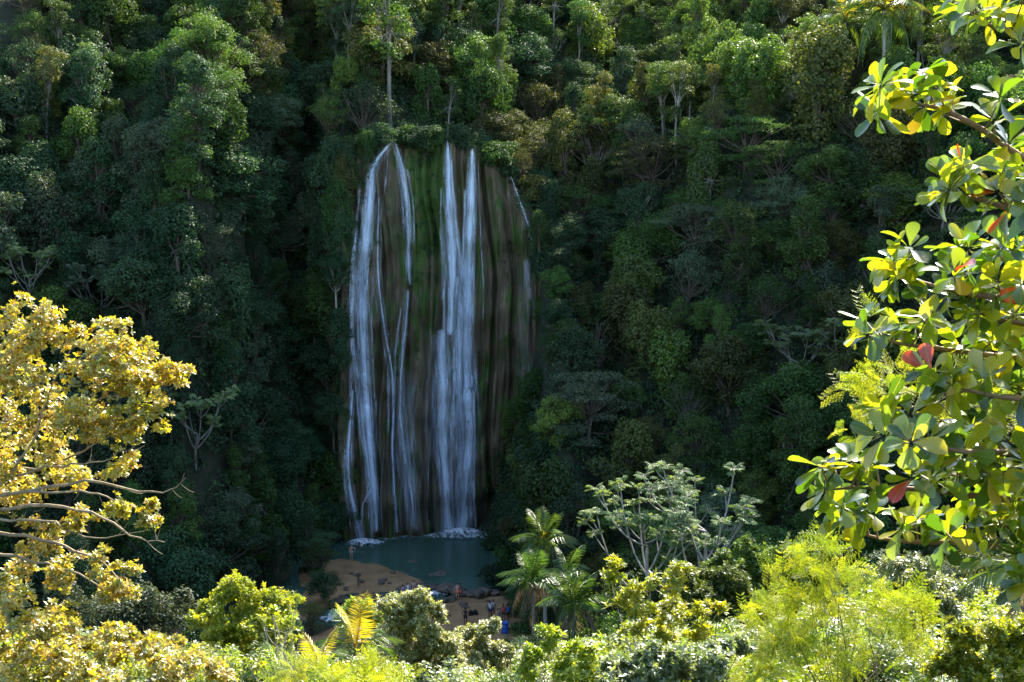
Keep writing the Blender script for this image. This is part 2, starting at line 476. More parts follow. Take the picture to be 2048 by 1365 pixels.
m, nt, out = new_mat('pool_water')
geo = nt.nodes.new('ShaderNodeNewGeometry')
n1 = noise_node(nt, mapping(nt, geo.outputs['Position'], (1, 1.6, 1)), 2.2, 4, .6)
p = nt.nodes.new('ShaderNodeBsdfPrincipled')
p.inputs['Roughness'].default_value = .12; p.inputs['IOR'].default_value = 1.33
n3 = noise_node(nt, geo.outputs['Position'], .16, 3, .5)
nt.links.new(ramp(nt, n3, [(.3, (.040, .092, .066)), (.7, (.058, .118, .082))]), p.inputs['Base Color'])
bp = nt.nodes.new('ShaderNodeBump'); bp.inputs['Strength'].default_value = .25; bp.inputs['Distance'].default_value = .08
nt.links.new(n1, bp.inputs['Height']); nt.links.new(bp.outputs[0], p.inputs['Normal'])
tb = nt.nodes.new('ShaderNodeBsdfTransparent'); tb.inputs['Color'].default_value = (.55, .75, .72, 1)
mx = nt.nodes.new('ShaderNodeMixShader'); mx.inputs[0].default_value = .80
nt.links.new(tb.outputs[0], mx.inputs[1]); nt.links.new(p.outputs[0], mx.inputs[2])
nt.links.new(mx.outputs[0], out.inputs['Surface'])
M['water'] = m

def strip_sheet(name, xs, y0f, y1f, z, n=16):
    mb = MB(); xs = np.asarray(xs); t = np.linspace(0, 1, n)
    Y = y0f(xs)[None] * (1 - t[:, None]) + y1f(xs)[None] * t[:, None]
    V = np.stack([np.broadcast_to(xs, Y.shape), Y, np.full(Y.shape, z)], -1)
    nx = len(xs); i = np.arange(n - 1)[:, None] * nx + np.arange(nx - 1)[None]
    mb.add(V, np.stack([i, i + 1, i + nx + 1, i + nx], -1).reshape(-1, 4))
    return mb.mesh(name, True)
link('pool_water', strip_sheet('pool_water', np.linspace(-24, 6, 60), lambda x: ydl(x) - .05, lambda x: 167 + 0 * x, 0.0), M['water'], kind='structure')
# river below the ledge
mb = MB()
rs = np.concatenate([np.linspace(a, b, 6)[:-1] for a, b in zip(RIVER[:-1], RIVER[1:])] + [RIVER[-1:]])
tn = unit(np.gradient(rs, axis=0)); nr = np.stack([-tn[:, 1], tn[:, 0]], -1)
cross = np.linspace(-1.9, 1.9, 7)
V = rs[:, None] + nr[:, None] * cross[None, :, None]
zz = np.full(V.shape[:2], -.62) - .35 * sm(136, 128, V[..., 1])
V = np.concatenate([V, zz[..., None]], -1)
i = np.arange(len(rs) - 1)[:, None] * 7 + np.arange(6)[None]
mb.add(V, np.stack([i, i + 1, i + 8, i + 7], -1).reshape(-1, 4))
link('river_water', mb.mesh('river_water', True), M['water'], kind='structure')

# ------------------------------------------------------------------ cliff
def ycliff(x, z):
    x = np.asarray(x, float); z = np.asarray(z, float)
    ztop = smooth_interp(x, HC, 1.0)
    h = np.clip(z / 46.0, 0, 1.2)
    lean = 4.6 * h ** 1.35
    wx = x + .9 * fnoise(x * .2, z, 9, 2, 8) + .25 * fnoise(x, z * .4, 3, 2, 9)
    fl = np.abs(np.sin(wx * 1.05 + .6 * np.sin(wx * .37))) ** .7 * .75 + np.abs(np.sin(wx * 2.9 + 1.0)) * .28 + .10 * np.sin(wx * 8.3 + .8 * np.sin(z * .3))
    bulge = 1.7 * fnoise(x, z * .55, 6.5, 3, 10) + .35 * np.sin(z * .55 + 2.2 * fnoise(x, z * .2, 5, 2, 13)) + .22 * np.sin(z * 1.5 + 3 * fnoise(x, z * .2, 3, 2, 14))
    rough_ = .14 * fnoise(x * 1.6, z * .5, 1.0, 3, 11)
    cave = 2.6 * sm(9, 1.5, z) * sm(-7, -2, x) + 1.2 * sm(5, 1, z)
    over = .10 * np.maximum(z - (ztop - 3.5), 0) ** 2.2
    side = 9 * sm(-19.5, -23.5, x) + 7 * sm(6.5, 12, x)
    return smooth_interp(x, YC, 1.5) + side + lean + 1.5 - fl * (1.7 + .4 * (1 - h)) - bulge * .8 - rough_ + cave + over

xs = np.arange(-22.4, 10.0, .12); zs = np.arange(-1.6, 49.5, .36)
X, Z = np.meshgrid(xs, zs)
ztop = smooth_interp(X, HC, 1.0)
lip = ztop - .5 + .5 * fnoise(X, X * .3, 3, 3, 2)
Zc = np.minimum(Z, lip)
Yc = ycliff(X, Zc) + np.maximum(Z - lip, 0) * .9
nx = len(xs); i = np.arange(len(zs) - 1)[:, None] * nx + np.arange(nx - 1)[None]
mb = MB(); mb.add(np.stack([X, Yc, Zc], -1).reshape(-1, 3), np.stack([i, i + 1, i + nx + 1, i + nx], -1).reshape(-1, 4))
m, nt, out = new_mat('wet_travertine')
geo = nt.nodes.new('ShaderNodeNewGeometry')
pos = geo.outputs['Position']
st = noise_node(nt, mapping(nt, pos, (1.0, .5, .10)), 1.3, 6, .66)
st2 = noise_node(nt, mapping(nt, pos, (5.0, 1.0, .16)), 1.2, 5, .6)
blot = noise_node(nt, pos, .22, 4, .55)
colr = ramp(nt, st, [(.28, (.030, .021, .012)), (.44, (.085, .062, .034)), (.58, (.150, .112, .064)), (.70, (.25, .195, .118)), (.8, (.35, .28, .18))])
colr = mixc(nt, math_node(nt, 'MULTIPLY', ramp(nt, st2, [(.4, (1, 1, 1)), (.62, (0, 0, 0))]), .45), colr, (.05, .036, .024))
sx = nt.nodes.new('ShaderNodeSeparateXYZ'); nt.links.new(pos, sx.inputs[0])
och = math_node(nt, 'MULTIPLY', math_node(nt, 'DIVIDE', math_node(nt, 'SUBTRACT', sx.outputs[0], 1.5), 5.0, True), ramp(nt, blot, [(.42, (0, 0, 0)), (.6, (1, 1, 1))]))
colr = mixc(nt, math_node(nt, 'MULTIPLY', och, .7), colr, (.30, .165, .07))
# moss: patches, thickest on the upper rib between the left and middle streams
def bump_x(c0, w):
    d = math_node(nt, 'DIVIDE', math_node(nt, 'SUBTRACT', sx.outputs[0], c0), w)
    return math_node(nt, 'SUBTRACT', 1.0, math_node(nt, 'MULTIPLY', d, d), True)
hz = math_node(nt, 'DIVIDE', math_node(nt, 'SUBTRACT', sx.outputs[2], 20.0), 22.0, True)
rib = math_node(nt, 'MULTIPLY', bump_x(-10.2, 2.6), hz)
mo = noise_node(nt, mapping(nt, pos, (1.1, 1, .30)), .7, 6, .7)
mossf = math_node(nt, 'ADD', math_node(nt, 'ADD', math_node(nt, 'MULTIPLY', mo, 2.3), math_node(nt, 'MULTIPLY', rib, .42)), math_node(nt, 'MULTIPLY', blot, .45))
mossf = ramp(nt, mossf, [(.0, (0, 0, 0)), (1.0, (0, 0, 0)), (1.0, (0, 0, 0))]) if False else math_node(nt, 'MULTIPLY', math_node(nt, 'SUBTRACT', mossf, 1.38), 4.0, True)
moss = ramp(nt, st2, [(.3, (.022, .045, .008)), (.7, (.065, .115, .018))])
colr = mixc(nt, mossf, colr, moss)
p = nt.nodes.new('ShaderNodeBsdfPrincipled'); p.inputs['Roughness'].default_value = .6
p.inputs['Specular IOR Level'].default_value = .2
nt.links.new(colr, p.inputs['Base Color'])
bp = nt.nodes.new('ShaderNodeBump'); bp.inputs['Strength'].default_value = 1.0; bp.inputs['Distance'].default_value = .45
nt.links.new(st2, bp.inputs['Height']); nt.links.new(bp.outputs[0], p.inputs['Normal'])
nt.links.new(p.outputs[0], out.inputs['Surface'])
M['cliff'] = m
link('cliff', mb.mesh('cliff', True), M['cliff'], kind='structure',
     label='brown fluted travertine cliff with green moss behind the waterfall')

# ------------------------------------------------------------------ falling water
m, nt, out = new_mat('falling_water')
tc = nt.nodes.new('ShaderNodeTexCoord')
att = nt.nodes.new('ShaderNodeAttribute'); att.attribute_name = 'v'
s1 = noise_node(nt, mapping(nt, tc.outputs['UV'], (1.5, .07, 1)), 1.0, 5, .6)
s2 = noise_node(nt, mapping(nt, tc.outputs['UV'], (4.2, .30, 1)), 1.0, 5, .7)
a = math_node(nt, 'ADD', math_node(nt, 'MULTIPLY', math_node(nt, 'SUBTRACT', s1, .5), 2.2), math_node(nt, 'MULTIPLY', math_node(nt, 'SUBTRACT', s2, .5), 3.2))
a = math_node(nt, 'ADD', math_node(nt, 'MULTIPLY', a, .72), math_node(nt, 'SUBTRACT', math_node(nt, 'MULTIPLY', att.outputs['Fac'], 1.05), .24))
a = math_node(nt, 'MULTIPLY', math_node(nt, 'MULTIPLY', a, 1.0, True), math_node(nt, 'MULTIPLY', att.outputs['Fac'], 1.8, True))
a = math_node(nt, 'MULTIPLY', a, .74)
p = nt.nodes.new('ShaderNodeBsdfPrincipled'); p.inputs['Base Color'].default_value = (.74, .83, .94, 1)
p.inputs['Roughness'].default_value = .45
tl = nt.nodes.new('ShaderNodeBsdfTranslucent'); tl.inputs['Color'].default_value = (.72, .82, .94, 1)
mt = nt.nodes.new('ShaderNodeMixShader'); mt.inputs[0].default_value = .3
nt.links.new(p.outputs[0], mt.inputs[1]); nt.links.new(tl.outputs[0], mt.inputs[2])
tb = nt.nodes.new('ShaderNodeBsdfTransparent')
mx = nt.nodes.new('ShaderNodeMixShader'); nt.links.new(a, mx.inputs[0])
nt.links.new(tb.outputs[0], mx.inputs[1]); nt.links.new(mt.outputs[0], mx.inputs[2])
nt.links.new(mx.outputs[0], out.inputs['Surface'])
M['fall'] = m

def on_cliff(px, py, off):
    px = np.asarray(px, float); py = np.asarray(py, float)
    y = np.full(px.shape, 162.0)
    for _ in range(14):
        P = at(px, py, y)
        y = .5 * y + .5 * (ycliff(P[..., 0], np.minimum(P[..., 2], 47)) - off)
    return at(px, py, y)

def ribbon(mb, pts, dens=1.0, off=.3, rng=RNG, ends=(.06, .05), conv=.25, smooth_n=14):
    """pts: (px, py, width px); the sheet runs down the rock face, standing off it by off metres"""
    pts = np.asarray(pts, float)
    n = max(10, int((pts[-1, 1] - pts[0, 1]) / 9))
    t = np.linspace(pts[0, 1], pts[-1, 1], n)
    cx = np.interp(t, pts[:, 1], pts[:, 0]); w = np.interp(t, pts[:, 1], pts[:, 2])
    k = np.ones(5) / 5
    if n > 12:
        pad = np.pad(cx, 2, mode='edge'); cx2 = np.convolve(pad, k, 'valid'); cx2[0] = cx[0]; cx2[-1] = cx[-1]; cx = cx2
    m_ = 9
    u = np.linspace(-1, 1, m_)
    C = on_cliff(cx, t, off)
    yy = np.convolve(np.pad(C[:, 1], 3, mode='edge'), np.ones(7) / 7, 'valid')
    yy = np.minimum(yy, C[:, 1] + .05)
    PX = cx[:, None] + u[None] * w[:, None] * .5
    PY = np.broadcast_to(t[:, None], PX.shape)
    Pc = on_cliff(PX, PY, off * .6)
    Yv = np.minimum(yy[:, None] + (u[None] ** 2) * conv, Pc[..., 1])
    P = at(PX, PY, Yv)
    wm = w * 160 / FPX
    U = np.stack([u[None] * wm[:, None] * .5 + rng.uniform(0, 50), np.broadcast_to(-P[:, 4:5, 2], PX.shape) + rng.uniform(0, 90)], -1)
    f = np.linspace(0, 1, n)
    e = sm(0, ends[0] + 1e-3, f + .04) * sm(0, ends[1] + 1e-3, 1 - f + .03)
    A = dens * (1 - u[None] ** 2) ** 1.5 * e[:, None]
    i = np.arange(n - 1)[:, None] * m_ + np.arange(m_ - 1)[None]
    mb.add(P, np.stack([i, i + 1, i + m_ + 1, i + m_], -1).reshape(-1, 4), A.ravel(), U)

def stream(main, label, strands=4, dens=1.0, spread=1.0, extra=(), group='streams of the waterfall'):
    mb = MB(); main = np.asarray(main, float); rng = np.random.default_rng(len(label) * 31 + int(main[0, 0]))
    ribbon(mb, np.c_[main[:, 0], main[:, 1], main[:, 2] * 1.7], dens * .50, .24, rng, conv=.1)
    ribbon(mb, main, dens * .72, .30, rng)
    ribbon(mb, np.c_[main[:, 0] + 1, main[:, 1], main[:, 2] * .55], dens * 1.0, .45, rng)
    span = main[-1, 1] - main[0, 1]
    for _ in range(strands):
        a = main[0, 1] + span * rng.uniform(0, .45); b = min(main[-1, 1], a + span * rng.uniform(.35, .9))
        tt = np.linspace(a, b, 9)
        o = rng.uniform(-.5, .5) * spread; o2 = o + rng.uniform(-.22, .22)
        cx = np.interp(tt, main[:, 1], main[:, 0]); w = np.interp(tt, main[:, 1], main[:, 2])
        ribbon(mb, np.c_[cx + np.linspace(o, o2, 9) * w, tt, np.linspace(rng.uniform(5, 10), rng.uniform(9, 20), 9)], dens * rng.uniform(.3, .62), rng.uniform(.2, .55), rng)
    for ex in extra:
        ex = np.asarray(ex, float)
        ribbon(mb, ex, dens * .62, .25, rng)
    return link('waterfall_stream', mb.mesh('waterfall_stream', True, True), M['fall'], label=label, cat='waterfall', group=group)

stream([(786, 283, 10), (768, 298, 24), (752, 318, 26), (742, 345, 26), (738, 400, 36), (730, 480, 44), (722, 560, 44), (722, 650, 38), (727, 740, 34), (734, 830, 30), (742, 930, 24), (750, 1010, 18), (752, 1064, 16)],
       'broad white stream falling down the leftmost side of the cliff', 12, 1.0, 1.1,
       [[(722, 360, 8), (714, 440, 12), (708, 520, 16), (704, 620, 18), (704, 700, 16), (700, 800, 14)],
        [(700, 660, 10), (716, 760, 22), (722, 860, 22), (735, 960, 16), (738, 1040, 10)]])
stream([(705, 780, 8), (700, 840, 10), (694, 920, 14), (698, 980, 18), (710, 1030, 22), (724, 1086, 28)],
       'short low stream fanning out at the foot of the leftmost fall', 5, 1.0, 1.2,
       [[(752, 965, 16), (738, 985, 20), (726, 1010, 14), (722, 1060, 12)], [(745, 1000, 6), (742, 1050, 8), (745, 1082, 12)]])
stream([(757, 395, 5), (755, 470, 9), (755, 540, 10), (760, 600, 8), (772, 680, 7), (784, 740, 7), (787, 830, 8), (784, 900, 8), (788, 980, 8), (794, 1066, 8)],
       'thin stream slanting down just beside the broad leftmost fall', 4, .85, 2.5)
stream([(788, 284, 10), (797, 305, 14), (804, 335, 16), (812, 395, 22), (817, 460, 20), (816, 530, 18), (818, 570, 14)],
       'split stream left of the green mossy rib, upper half', 5, .85, 1.2,
       [[(777, 290, 7), (776, 335, 8), (772, 365, 10), (764, 410, 12), (760, 450, 8)]])
stream([(816, 580, 10), (812, 630, 14), (806, 690, 16), (800, 760, 12), (800, 830, 14), (806, 900, 22), (818, 960, 16), (826, 1020, 10), (829, 1060, 10)],
       'faint veil of strands down the cliff left of centre', 9, .72, 2.2,
       [[(836, 780, 8), (830, 850, 8), (822, 890, 10), (834, 950, 8), (848, 1000, 8), (858, 1056, 8)],
        [(796, 640, 5), (798, 730, 6), (806, 850, 5), (812, 930, 5)],
        [(768, 900, 6), (760, 980, 8), (765, 1060, 6)]])
stream([(894, 283, 9), (896, 310, 16), (896, 350, 22), (898, 420, 30), (904, 490, 36), (906, 550, 30), (902, 610, 24), (900, 670, 22)],
       'white stream dropping beside the mossy rib, middle of cliff', 9, 1.0, 1.1,
       [[(912, 470, 10), (924, 540, 18), (930, 600, 20)]])
stream([(944, 298, 10), (944, 330, 18), (942, 390, 24), (940, 450, 26), (936, 540, 28), (932, 620, 32), (930, 700, 32), (934, 780, 40), (938, 860, 38), (934, 930, 34), (926, 1000, 38), (920, 1066, 54)],
       'tallest unbroken white stream right of the middle of the cliff', 14, 1.1, 1.1,
       [[(948, 800, 10), (950, 900, 8), (948, 1000, 8), (952, 1062, 10)]])
stream([(884, 660, 30), (882, 720, 44), (886, 790, 52), (884, 870, 46), (890, 950, 40), (894, 1010, 34), (898, 1064, 36)],
       'wide lacy curtain over the lower middle of the cliff', 14, .8, 1.3,
       [[(868, 740, 10), (863, 810, 12), (858, 900, 10), (858, 1000, 6)], [(905, 690, 20), (908, 780, 24), (905, 880, 20)],
        [(876, 930, 6), (868, 1000, 6), (870, 1060, 7)]])
stream([(956, 330, 3), (959, 420, 4), (962, 500, 5), (966, 566, 4), (966, 640, 3)],
       'hair-thin trickle just right of the tallest stream', 1, .7, 2.0)
stream([(1021, 354, 4), (1030, 378, 6), (1042, 412, 8), (1054, 445, 9), (1064, 480, 5), (1066, 505, 4)],
       'small slanting stream high on the right edge of cliff', 2, .7, 1.2, [[(1046, 425, 6), (1048, 470, 5), (1044, 520, 4)]])
stream([(1066, 500, 5), (1058, 520, 10), (1056, 560, 12), (1060, 590, 9), (1074, 620, 8), (1086, 660, 6), (1096, 700, 5), (1104, 745, 4)],
       'forked faint trickle low on the right edge of cliff', 3, .5, 1.5,
       [[(1046, 580, 4), (1040, 640, 4), (1034, 700, 3)], [(1060, 600, 4), (1062, 680, 4), (1056, 760, 3)]])
stream([(1016, 876, 4), (1012, 905, 7), (1010, 950, 6), (1009, 990, 5)],
       'short trickle under the round bushes right of the pool', 2, .75, 1.2)

stream([(728, 420, 40), (722, 600, 62), (728, 800, 66), (738, 950, 62), (742, 1066, 58)], 'thin spray veil hanging round the broad leftmost stream', 6, .28, 1.0)
stream([(812, 740, 60), (814, 850, 90), (820, 960, 100), (824, 1064, 96)], 'thin wet veil low between the left and middle streams', 10, .38, 1.0)
stream([(912, 540, 60), (908, 700, 100), (906, 850, 108), (908, 980, 104), (908, 1068, 110)], 'misty spray veil round the lower middle streams', 8, .50, 1.0)
stream([(1052, 520, 40), (1056, 640, 60), (1050, 780, 60)], 'faint wet sheen of trickles on the right of the cliff', 6, .30, 1.0)

# foam where the streams meet the pool and below the ledge
m, nt, out = new_mat('foam')
geo = nt.nodes.new('ShaderNodeNewGeometry')
att = nt.nodes.new('ShaderNodeAttribute'); att.attribute_name = 'v'
s1 = noise_node(nt, mapping(nt, geo.outputs['Position'], (1.0, .6, 1)), 1.9, 6, .75)
a = math_node(nt, 'ADD', math_node(nt, 'MULTIPLY', math_node(nt, 'SUBTRACT', s1, .52), 4.6), math_node(nt, 'SUBTRACT', math_node(nt, 'MULTIPLY', att.outputs['Fac'], 1.6), .55))
a = math_node(nt, 'MULTIPLY', math_node(nt, 'MULTIPLY', a, 1.0, True), .85)
p = nt.nodes.new('ShaderNodeBsdfPrincipled'); p.inputs['Base Color'].default_value = (.78, .84, .87, 1); p.inputs['Roughness'].default_value = .6
tb = nt.nodes.new('ShaderNodeBsdfTransparent')
mx = nt.nodes.new('ShaderNodeMixShader'); nt.links.new(a, mx.inputs[0])
nt.links.new(tb.outputs[0], mx.inputs[1]); nt.links.new(p.outputs[0], mx.inputs[2])
nt.links.new(mx.outputs[0], out.inputs['Surface'])
M['foam'] = m
def foam(name, patches, z, lump=.12, label=None, seed=0):
    mb = MB(); rng = np.random.default_rng(seed)
    for (px, py, rx, ry, dz, de) in patches:
        c = at_z(px, py, z)
        g = np.linspace(-1, 1, 25); GX, GY = np.meshgrid(g, g)
        r = np.hypot(GX, GY)
        A = de * np.clip(1.05 - r ** 1.6, 0, 1)
        X = c[0] + GX * rx; Y = c[1] + GY * ry
        Zv = z + .03 + dz * (1 - np.clip(r, 0, 1) ** 2) + lump * np.abs(fnoise(X, Y, .7, 3, 7)) * np.clip(1 - r, 0, 1)
        i = np.arange(24)[:, None] * 25 + np.arange(24)[None]
        mb.add(np.stack([X, Y, Zv], -1), np.stack([i, i + 1, i + 26, i + 25], -1).reshape(-1, 4), A.ravel())
    return link(name, mb.mesh(name, True), M['foam'], kind='stuff', label=label, cat='foam')
foam('pool_foam', [(724, 1089, 2.4, 2.2, .5, 1.0), (745, 1086, 2.2, 1.8, .05, .7), (922, 1070, 3.6, 2.2, .7, 1.0), (950, 1072, 3.0, 2.2, .1, .75), (890, 1072, 3.0, 2.0, .2, .6), (880, 1068, 2.4, .9, .05, .6),
                   (850, 1072, 2.4, .7, .02, .55), (815, 1074, 2.6, .7, .02, .5), (780, 1078, 2.4, .8, .02, .55), (905, 1074, 3.6, 1.6, .02, .5)], 0.0,
     label='white foam along the foot of the waterfall on the pool')
foam('river_foam', [(866, 1186, 1.5, 1.7, .25, 1.0), (850, 1187, 1.0, 1.0, .1, .7), (885, 1188, 1.2, .9, .1, .75), (695, 1222, 1.3, 1.9, .15, .75), (676, 1230, 1.6, 1.9, .15, .8), (712, 1212, 1.0, 1.3, .15, .7), (655, 1240, 1.5, 1.6, .1, .7)], -.60, .22,
     label='white water churning in the river below the rock ledge')

# ------------------------------------------------------------------ rocks of the ledge and the river bank
M['rock'] = plain_mat('river_rock', (.050, .038, .027), (.14, .112, .082), 1.2, .85, bump=.6)
M['rock_moss'] = plain_mat('river_rock_mossy', (.030, .034, .016), (.105, .092, .058), 1.0, .9, bump=.6)
import bmesh
def rock_mesh(seed, flat):
    rng = np.random.default_rng(seed)
    bm = bmesh.new(); bmesh.ops.create_icosphere(bm, subdivisions=3, radius=1.0)
    pl = rand_unit(9, rng); pd = rng.uniform(.55, .9, 9)
    for v in bm.verts:
        c = np.array(v.co)
        for n_, d_ in zip(pl, pd):
            e = c @ n_ - d_
            if e > 0: c = c - n_ * e * .85
        c = c * (1 + .07 * fnoise(c[0] * 2 + seed, c[1] * 2 + c[2] * 1.7, .6, 2, seed % 5))
        v.co = (c[0], c[1], c[2] * flat)
    me = bpy.data.meshes.new('rock'); bm.to_mesh(me); bm.free()
    me.polygons.foreach_set('use_smooth', [True] * len(me.polygons))
    return me
ROCKS = [rock_mesh(s, f) for s, f in ((1, .55), (2, .42), (3, .65), (4, .35), (5, .5))]
rr = np.random.default_rng(12)
ORD = ['first', 'second', 'third', 'fourth', 'fifth', 'sixth', 'seventh', 'eighth', 'ninth', 'tenth', 'eleventh', 'twelfth', 'thirteenth', 'fourteenth', 'fifteenth', 'sixteenth', 'seventeenth', 'eighteenth', 'nineteenth', 'twentieth', 'twenty-first', 'twenty-second', 'twenty-third', 'twenty-fourth', 'twenty-fifth', 'twenty-sixth', 'twenty-seventh', 'twenty-eighth', 'twenty-ninth', 'thirtieth']
rocks = []
for px in np.linspace(668, 985, 26):
    py = np.interp(px, [640, 690, 740, 790, 828, 860, 895, 925, 960, 1000], [1208, 1196, 1190, 1187, 1173, 1170, 1174, 1182, 1183, 1175])
    if 862 < px < 872: continue
    rocks.append((px + rr.uniform(-4, 4), py + rr.uniform(3, 8), rr.uniform(.6, 1.1), -.22, 'ledge'))
for px, py, s in [(700, 1203, 1.0), (722, 1200, 1.3), (748, 1203, 1.1), (770, 1198, 1.4), (792, 1196, 1.2), (812, 1190, .9), (735, 1210, .8), (805, 1204, 1.1), (760, 1212, .7), (690, 1210, .7), (835, 1200, .8), (905, 1196, .6), (888, 1200, .7)]:
    rocks.append((px, py + 3, s, -.38, 'bank'))
rocks.sort(key=lambda r: r[0])
rocks = [r for i, r in enumerate(rocks) if i not in (6, 9, 10, 12, 13, 16, 17, 19, 21, 24)]
cnt = {'ledge': 0, 'bank': 0}
for px, py, s, z, where in rocks:
    c = at_z(px, py, z)
    k = cnt[where]; cnt[where] += 1
    lab = (f'{ORD[k]} brown rock from the left along the ledge holding back the pool' if where == 'ledge'
           else f'{ORD[k]} dark mossy boulder from the left below the pool ledge')
    link('rock', ROCKS[rr.integers(5)], M['rock'] if where == 'ledge' and px > 800 else M['rock_moss'], None, (c[0], c[1], z + .02), (rr.uniform(-.15, .15), rr.uniform(-.15, .15), rr.uniform(0, 6.3)),
         (s * rr.uniform(.9, 1.4), s * rr.uniform(.7, 1.0), s * rr.uniform(.8, 1.1)), lab, 'rock', 'rocks of the pool ledge')
for px, py, s, lab in [(884, 1146, .85, 'dark rock standing in the middle of the pool'), (825, 1124, .6, 'low rock awash in shallow water off the sandbank'), (862, 1150, .5, 'small rock barely above water left of the dark rock')]:
    c = at_z(px, py, 0); link('rock', ROCKS[1], M['rock'], None, (c[0], c[1], -.05), (0, 0, px), (s * 1.5, s, s * .7), lab, 'rock', 'rocks in the pool')

sr0 = np.random.default_rng(99); k0 = 0
stones = []
for _ in range(400):
    px, py = sr0.uniform(680, 1000), sr0.uniform(1120, 1262)
    c = at_z(px, py, -.3); z = float(Hfloor(np.array([c[0]]), np.array([c[1]]))[0])
    if z < -.55 or (z < 0 and c[1] > ydl(c[0])): continue
    stones.append((px, c, z)); k0 += 1
    if k0 >= 30: break
stones.sort(key=lambda t: t[0])
stones = [t for i, t in enumerate(stones) if i not in (6, 7, 9, 10, 13, 14, 15, 16, 17, 18, 19, 20, 29)]
for j, (px, c, z) in enumerate(stones):
    where = 'sandbank' if px < 845 else 'beach'
    same = [t for t in stones if (t[0] < 845) == (px < 845)]
    jj = [t[0] for t in same].index(px)
    s_ = sr0.uniform(.2, .42)
    link('stone', ROCKS[sr0.integers(5)], M['rock'], None, (c[0], c[1], z + .08), (0, 0, sr0.uniform(0, 6)), (s_ * 1.3, s_, s_ * .8), f'{ORD[jj] if jj < 30 else "last"} small stone from the left lying on the {where}', 'stone', 'stones lying on the sand')

# ------------------------------------------------------------------ tree kinds of the hillside (each kind built a few times, then placed)
KITE = kite(); KITE_N = kite(.17, .03); KITE_W = kite(.36, .05)

def crown_leaves(mb, lobes, dens, size, rng, T=KITE, hang=0.25, low=-.45, vj=.18, fill=.8):
    for c, r in lobes:
        r = np.asarray(r, float)
        n = int(dens * 4 * math.pi * (r[0] * r[1] + r[0] * r[2] + r[1] * r[2]) / 3)
        d = rand_unit(n, rng); d = d[d[:, 2] > low]; n = len(d)
        rad = fill + (1.12 - fill) * rng.random(n) ** .7
        # uneven outline inside each clump
        rad *= 1 + .16 * np.sin(d[:, 0] * 5.1 + c[0]) * np.sin(d[:, 1] * 4.7 + c[1]) + .10 * np.sin(d[:, 2] * 9 + c[2])
        P = np.asarray(c) + d * rad[:, None] * r
        nr = unit(d * .75 + np.array([0, 0, .45]) + rng.normal(size=(n, 3)) * .45)
        ax = unit(np.cross(nr, rng.normal(size=(n, 3))) + np.array([0, 0, -hang]) + d * .35)
        R = frames(ax, nr)
        v = np.clip(.5 + rng.uniform(-vj, vj) + rng.normal(size=n) * .17, 0, 1)
        scatter(mb, T, P, R, size * rng.uniform(.65, 1.25, n), v)

def wood(lobes, base_r, rng, fork=.45, top=None, lean=(0, 0), sides=6, limb=.45):
    mb = MB()
    H = max(c[2] for c, _ in lobes) if top is None else top
    ft = np.array([lean[0], lean[1], H * fork])
    pts = bez((0, 0, -1.2), (rng.uniform(-.9, .9), rng.uniform(-.6, .6), H * fork * .5), ft, 6)
    tube(mb, pts, np.linspace(base_r, base_r * .7, 6), sides)
    for c, r in lobes:
        c = np.asarray(c)
        s = pts[rng.integers(3, 6)] if rng.random() < .4 else ft
        mid = (s + c) / 2 + np.array([0, 0, -.12 * np.linalg.norm(c - s)]) + rng.normal(size=3) * .2
        L = bez(s, mid, c, 6)
        tube(mb, L, np.linspace(base_r * limb, base_r * .10, 6), 4)
        for _ in range(2):
            e = c + rand_unit(1, rng)[0] * np.asarray(r) * .8
            tube(mb, bez(L[3], (L[3] + e) / 2 + [0, 0, .1], e, 4), np.linspace(base_r * .22, base_r * .06, 4), 3)
    return mb

def lobes_round(rng, H, R, n, rl, low=.35):
    zc = H * (.5 + low * .22); hz_ = H - zc; sx = rng.uniform(.75, 1.25); sy = rng.uniform(.75, 1.25)
    out = [((0, 0, H - hz_ * .6), (R * .42, R * .42, hz_ * .4))]
    heads = rand_unit(5, rng) * [[.6, .6, .55]]; heads[:, 2] = np.abs(heads[:, 2]) * .9
    for j in range(n):
        d = rand_unit(1, rng)[0]; k = rng.uniform(.45, 1.0)
        if j % 2: d = heads[j % 5] + d * .55; k = rng.uniform(.7, 1.0)
        c = np.array([d[0] * R * k * sx, d[1] * R * k * sy, zc + d[2] * hz_ * .9 * k])
        r = rl * rng.uniform(.4, 1.35)
        out.append((c, (r * rng.uniform(.75, 1.3), r * rng.uniform(.75, 1.3), r * rng.uniform(.5, 1.05))))
    return out

KIND = {}
def add_kind(key, mbt, mbc, H, R):
    KIND.setdefault(key, []).append((mbt.mesh('trunk', True), mbc.mesh('crown'), H, R))

for s in range(4):                                   # rounded broadleaf
    rng = np.random.default_rng(100 + s); H, R = 9.0, 3.7
    lb = lobes_round(rng, H, R, 48, .88, .2)
    c = MB(); crown_leaves(c, lb, 32, .28, rng, hang=.45, low=-.8, fill=.6)
    add_kind('round', wood(lb, .22, rng), c, H, R)
for s in range(3):                                   # tall irregular broadleaf
    rng = np.random.default_rng(200 + s); H = 13.0; lb = []
    for k in range(44):
        z = rng.uniform(1.4, H - .6); w = 2.4 * math.sin(min(1, (H + .8 - z) / 7) * 1.6)
        a = rng.uniform(0, 6.28); q = rng.uniform(.2, 1)
        r = rng.uniform(.45, 1.05); lb.append((np.array([math.cos(a) * w * q, math.sin(a) * w * q, z]), (r, r, r * rng.uniform(.6, 1.3))))
    c = MB(); crown_leaves(c, lb, 32, .27, rng, hang=.5, fill=.6, low=-.7)
    add_kind('tall', wood(lb, .2, rng, .5), c, H, 2.9)
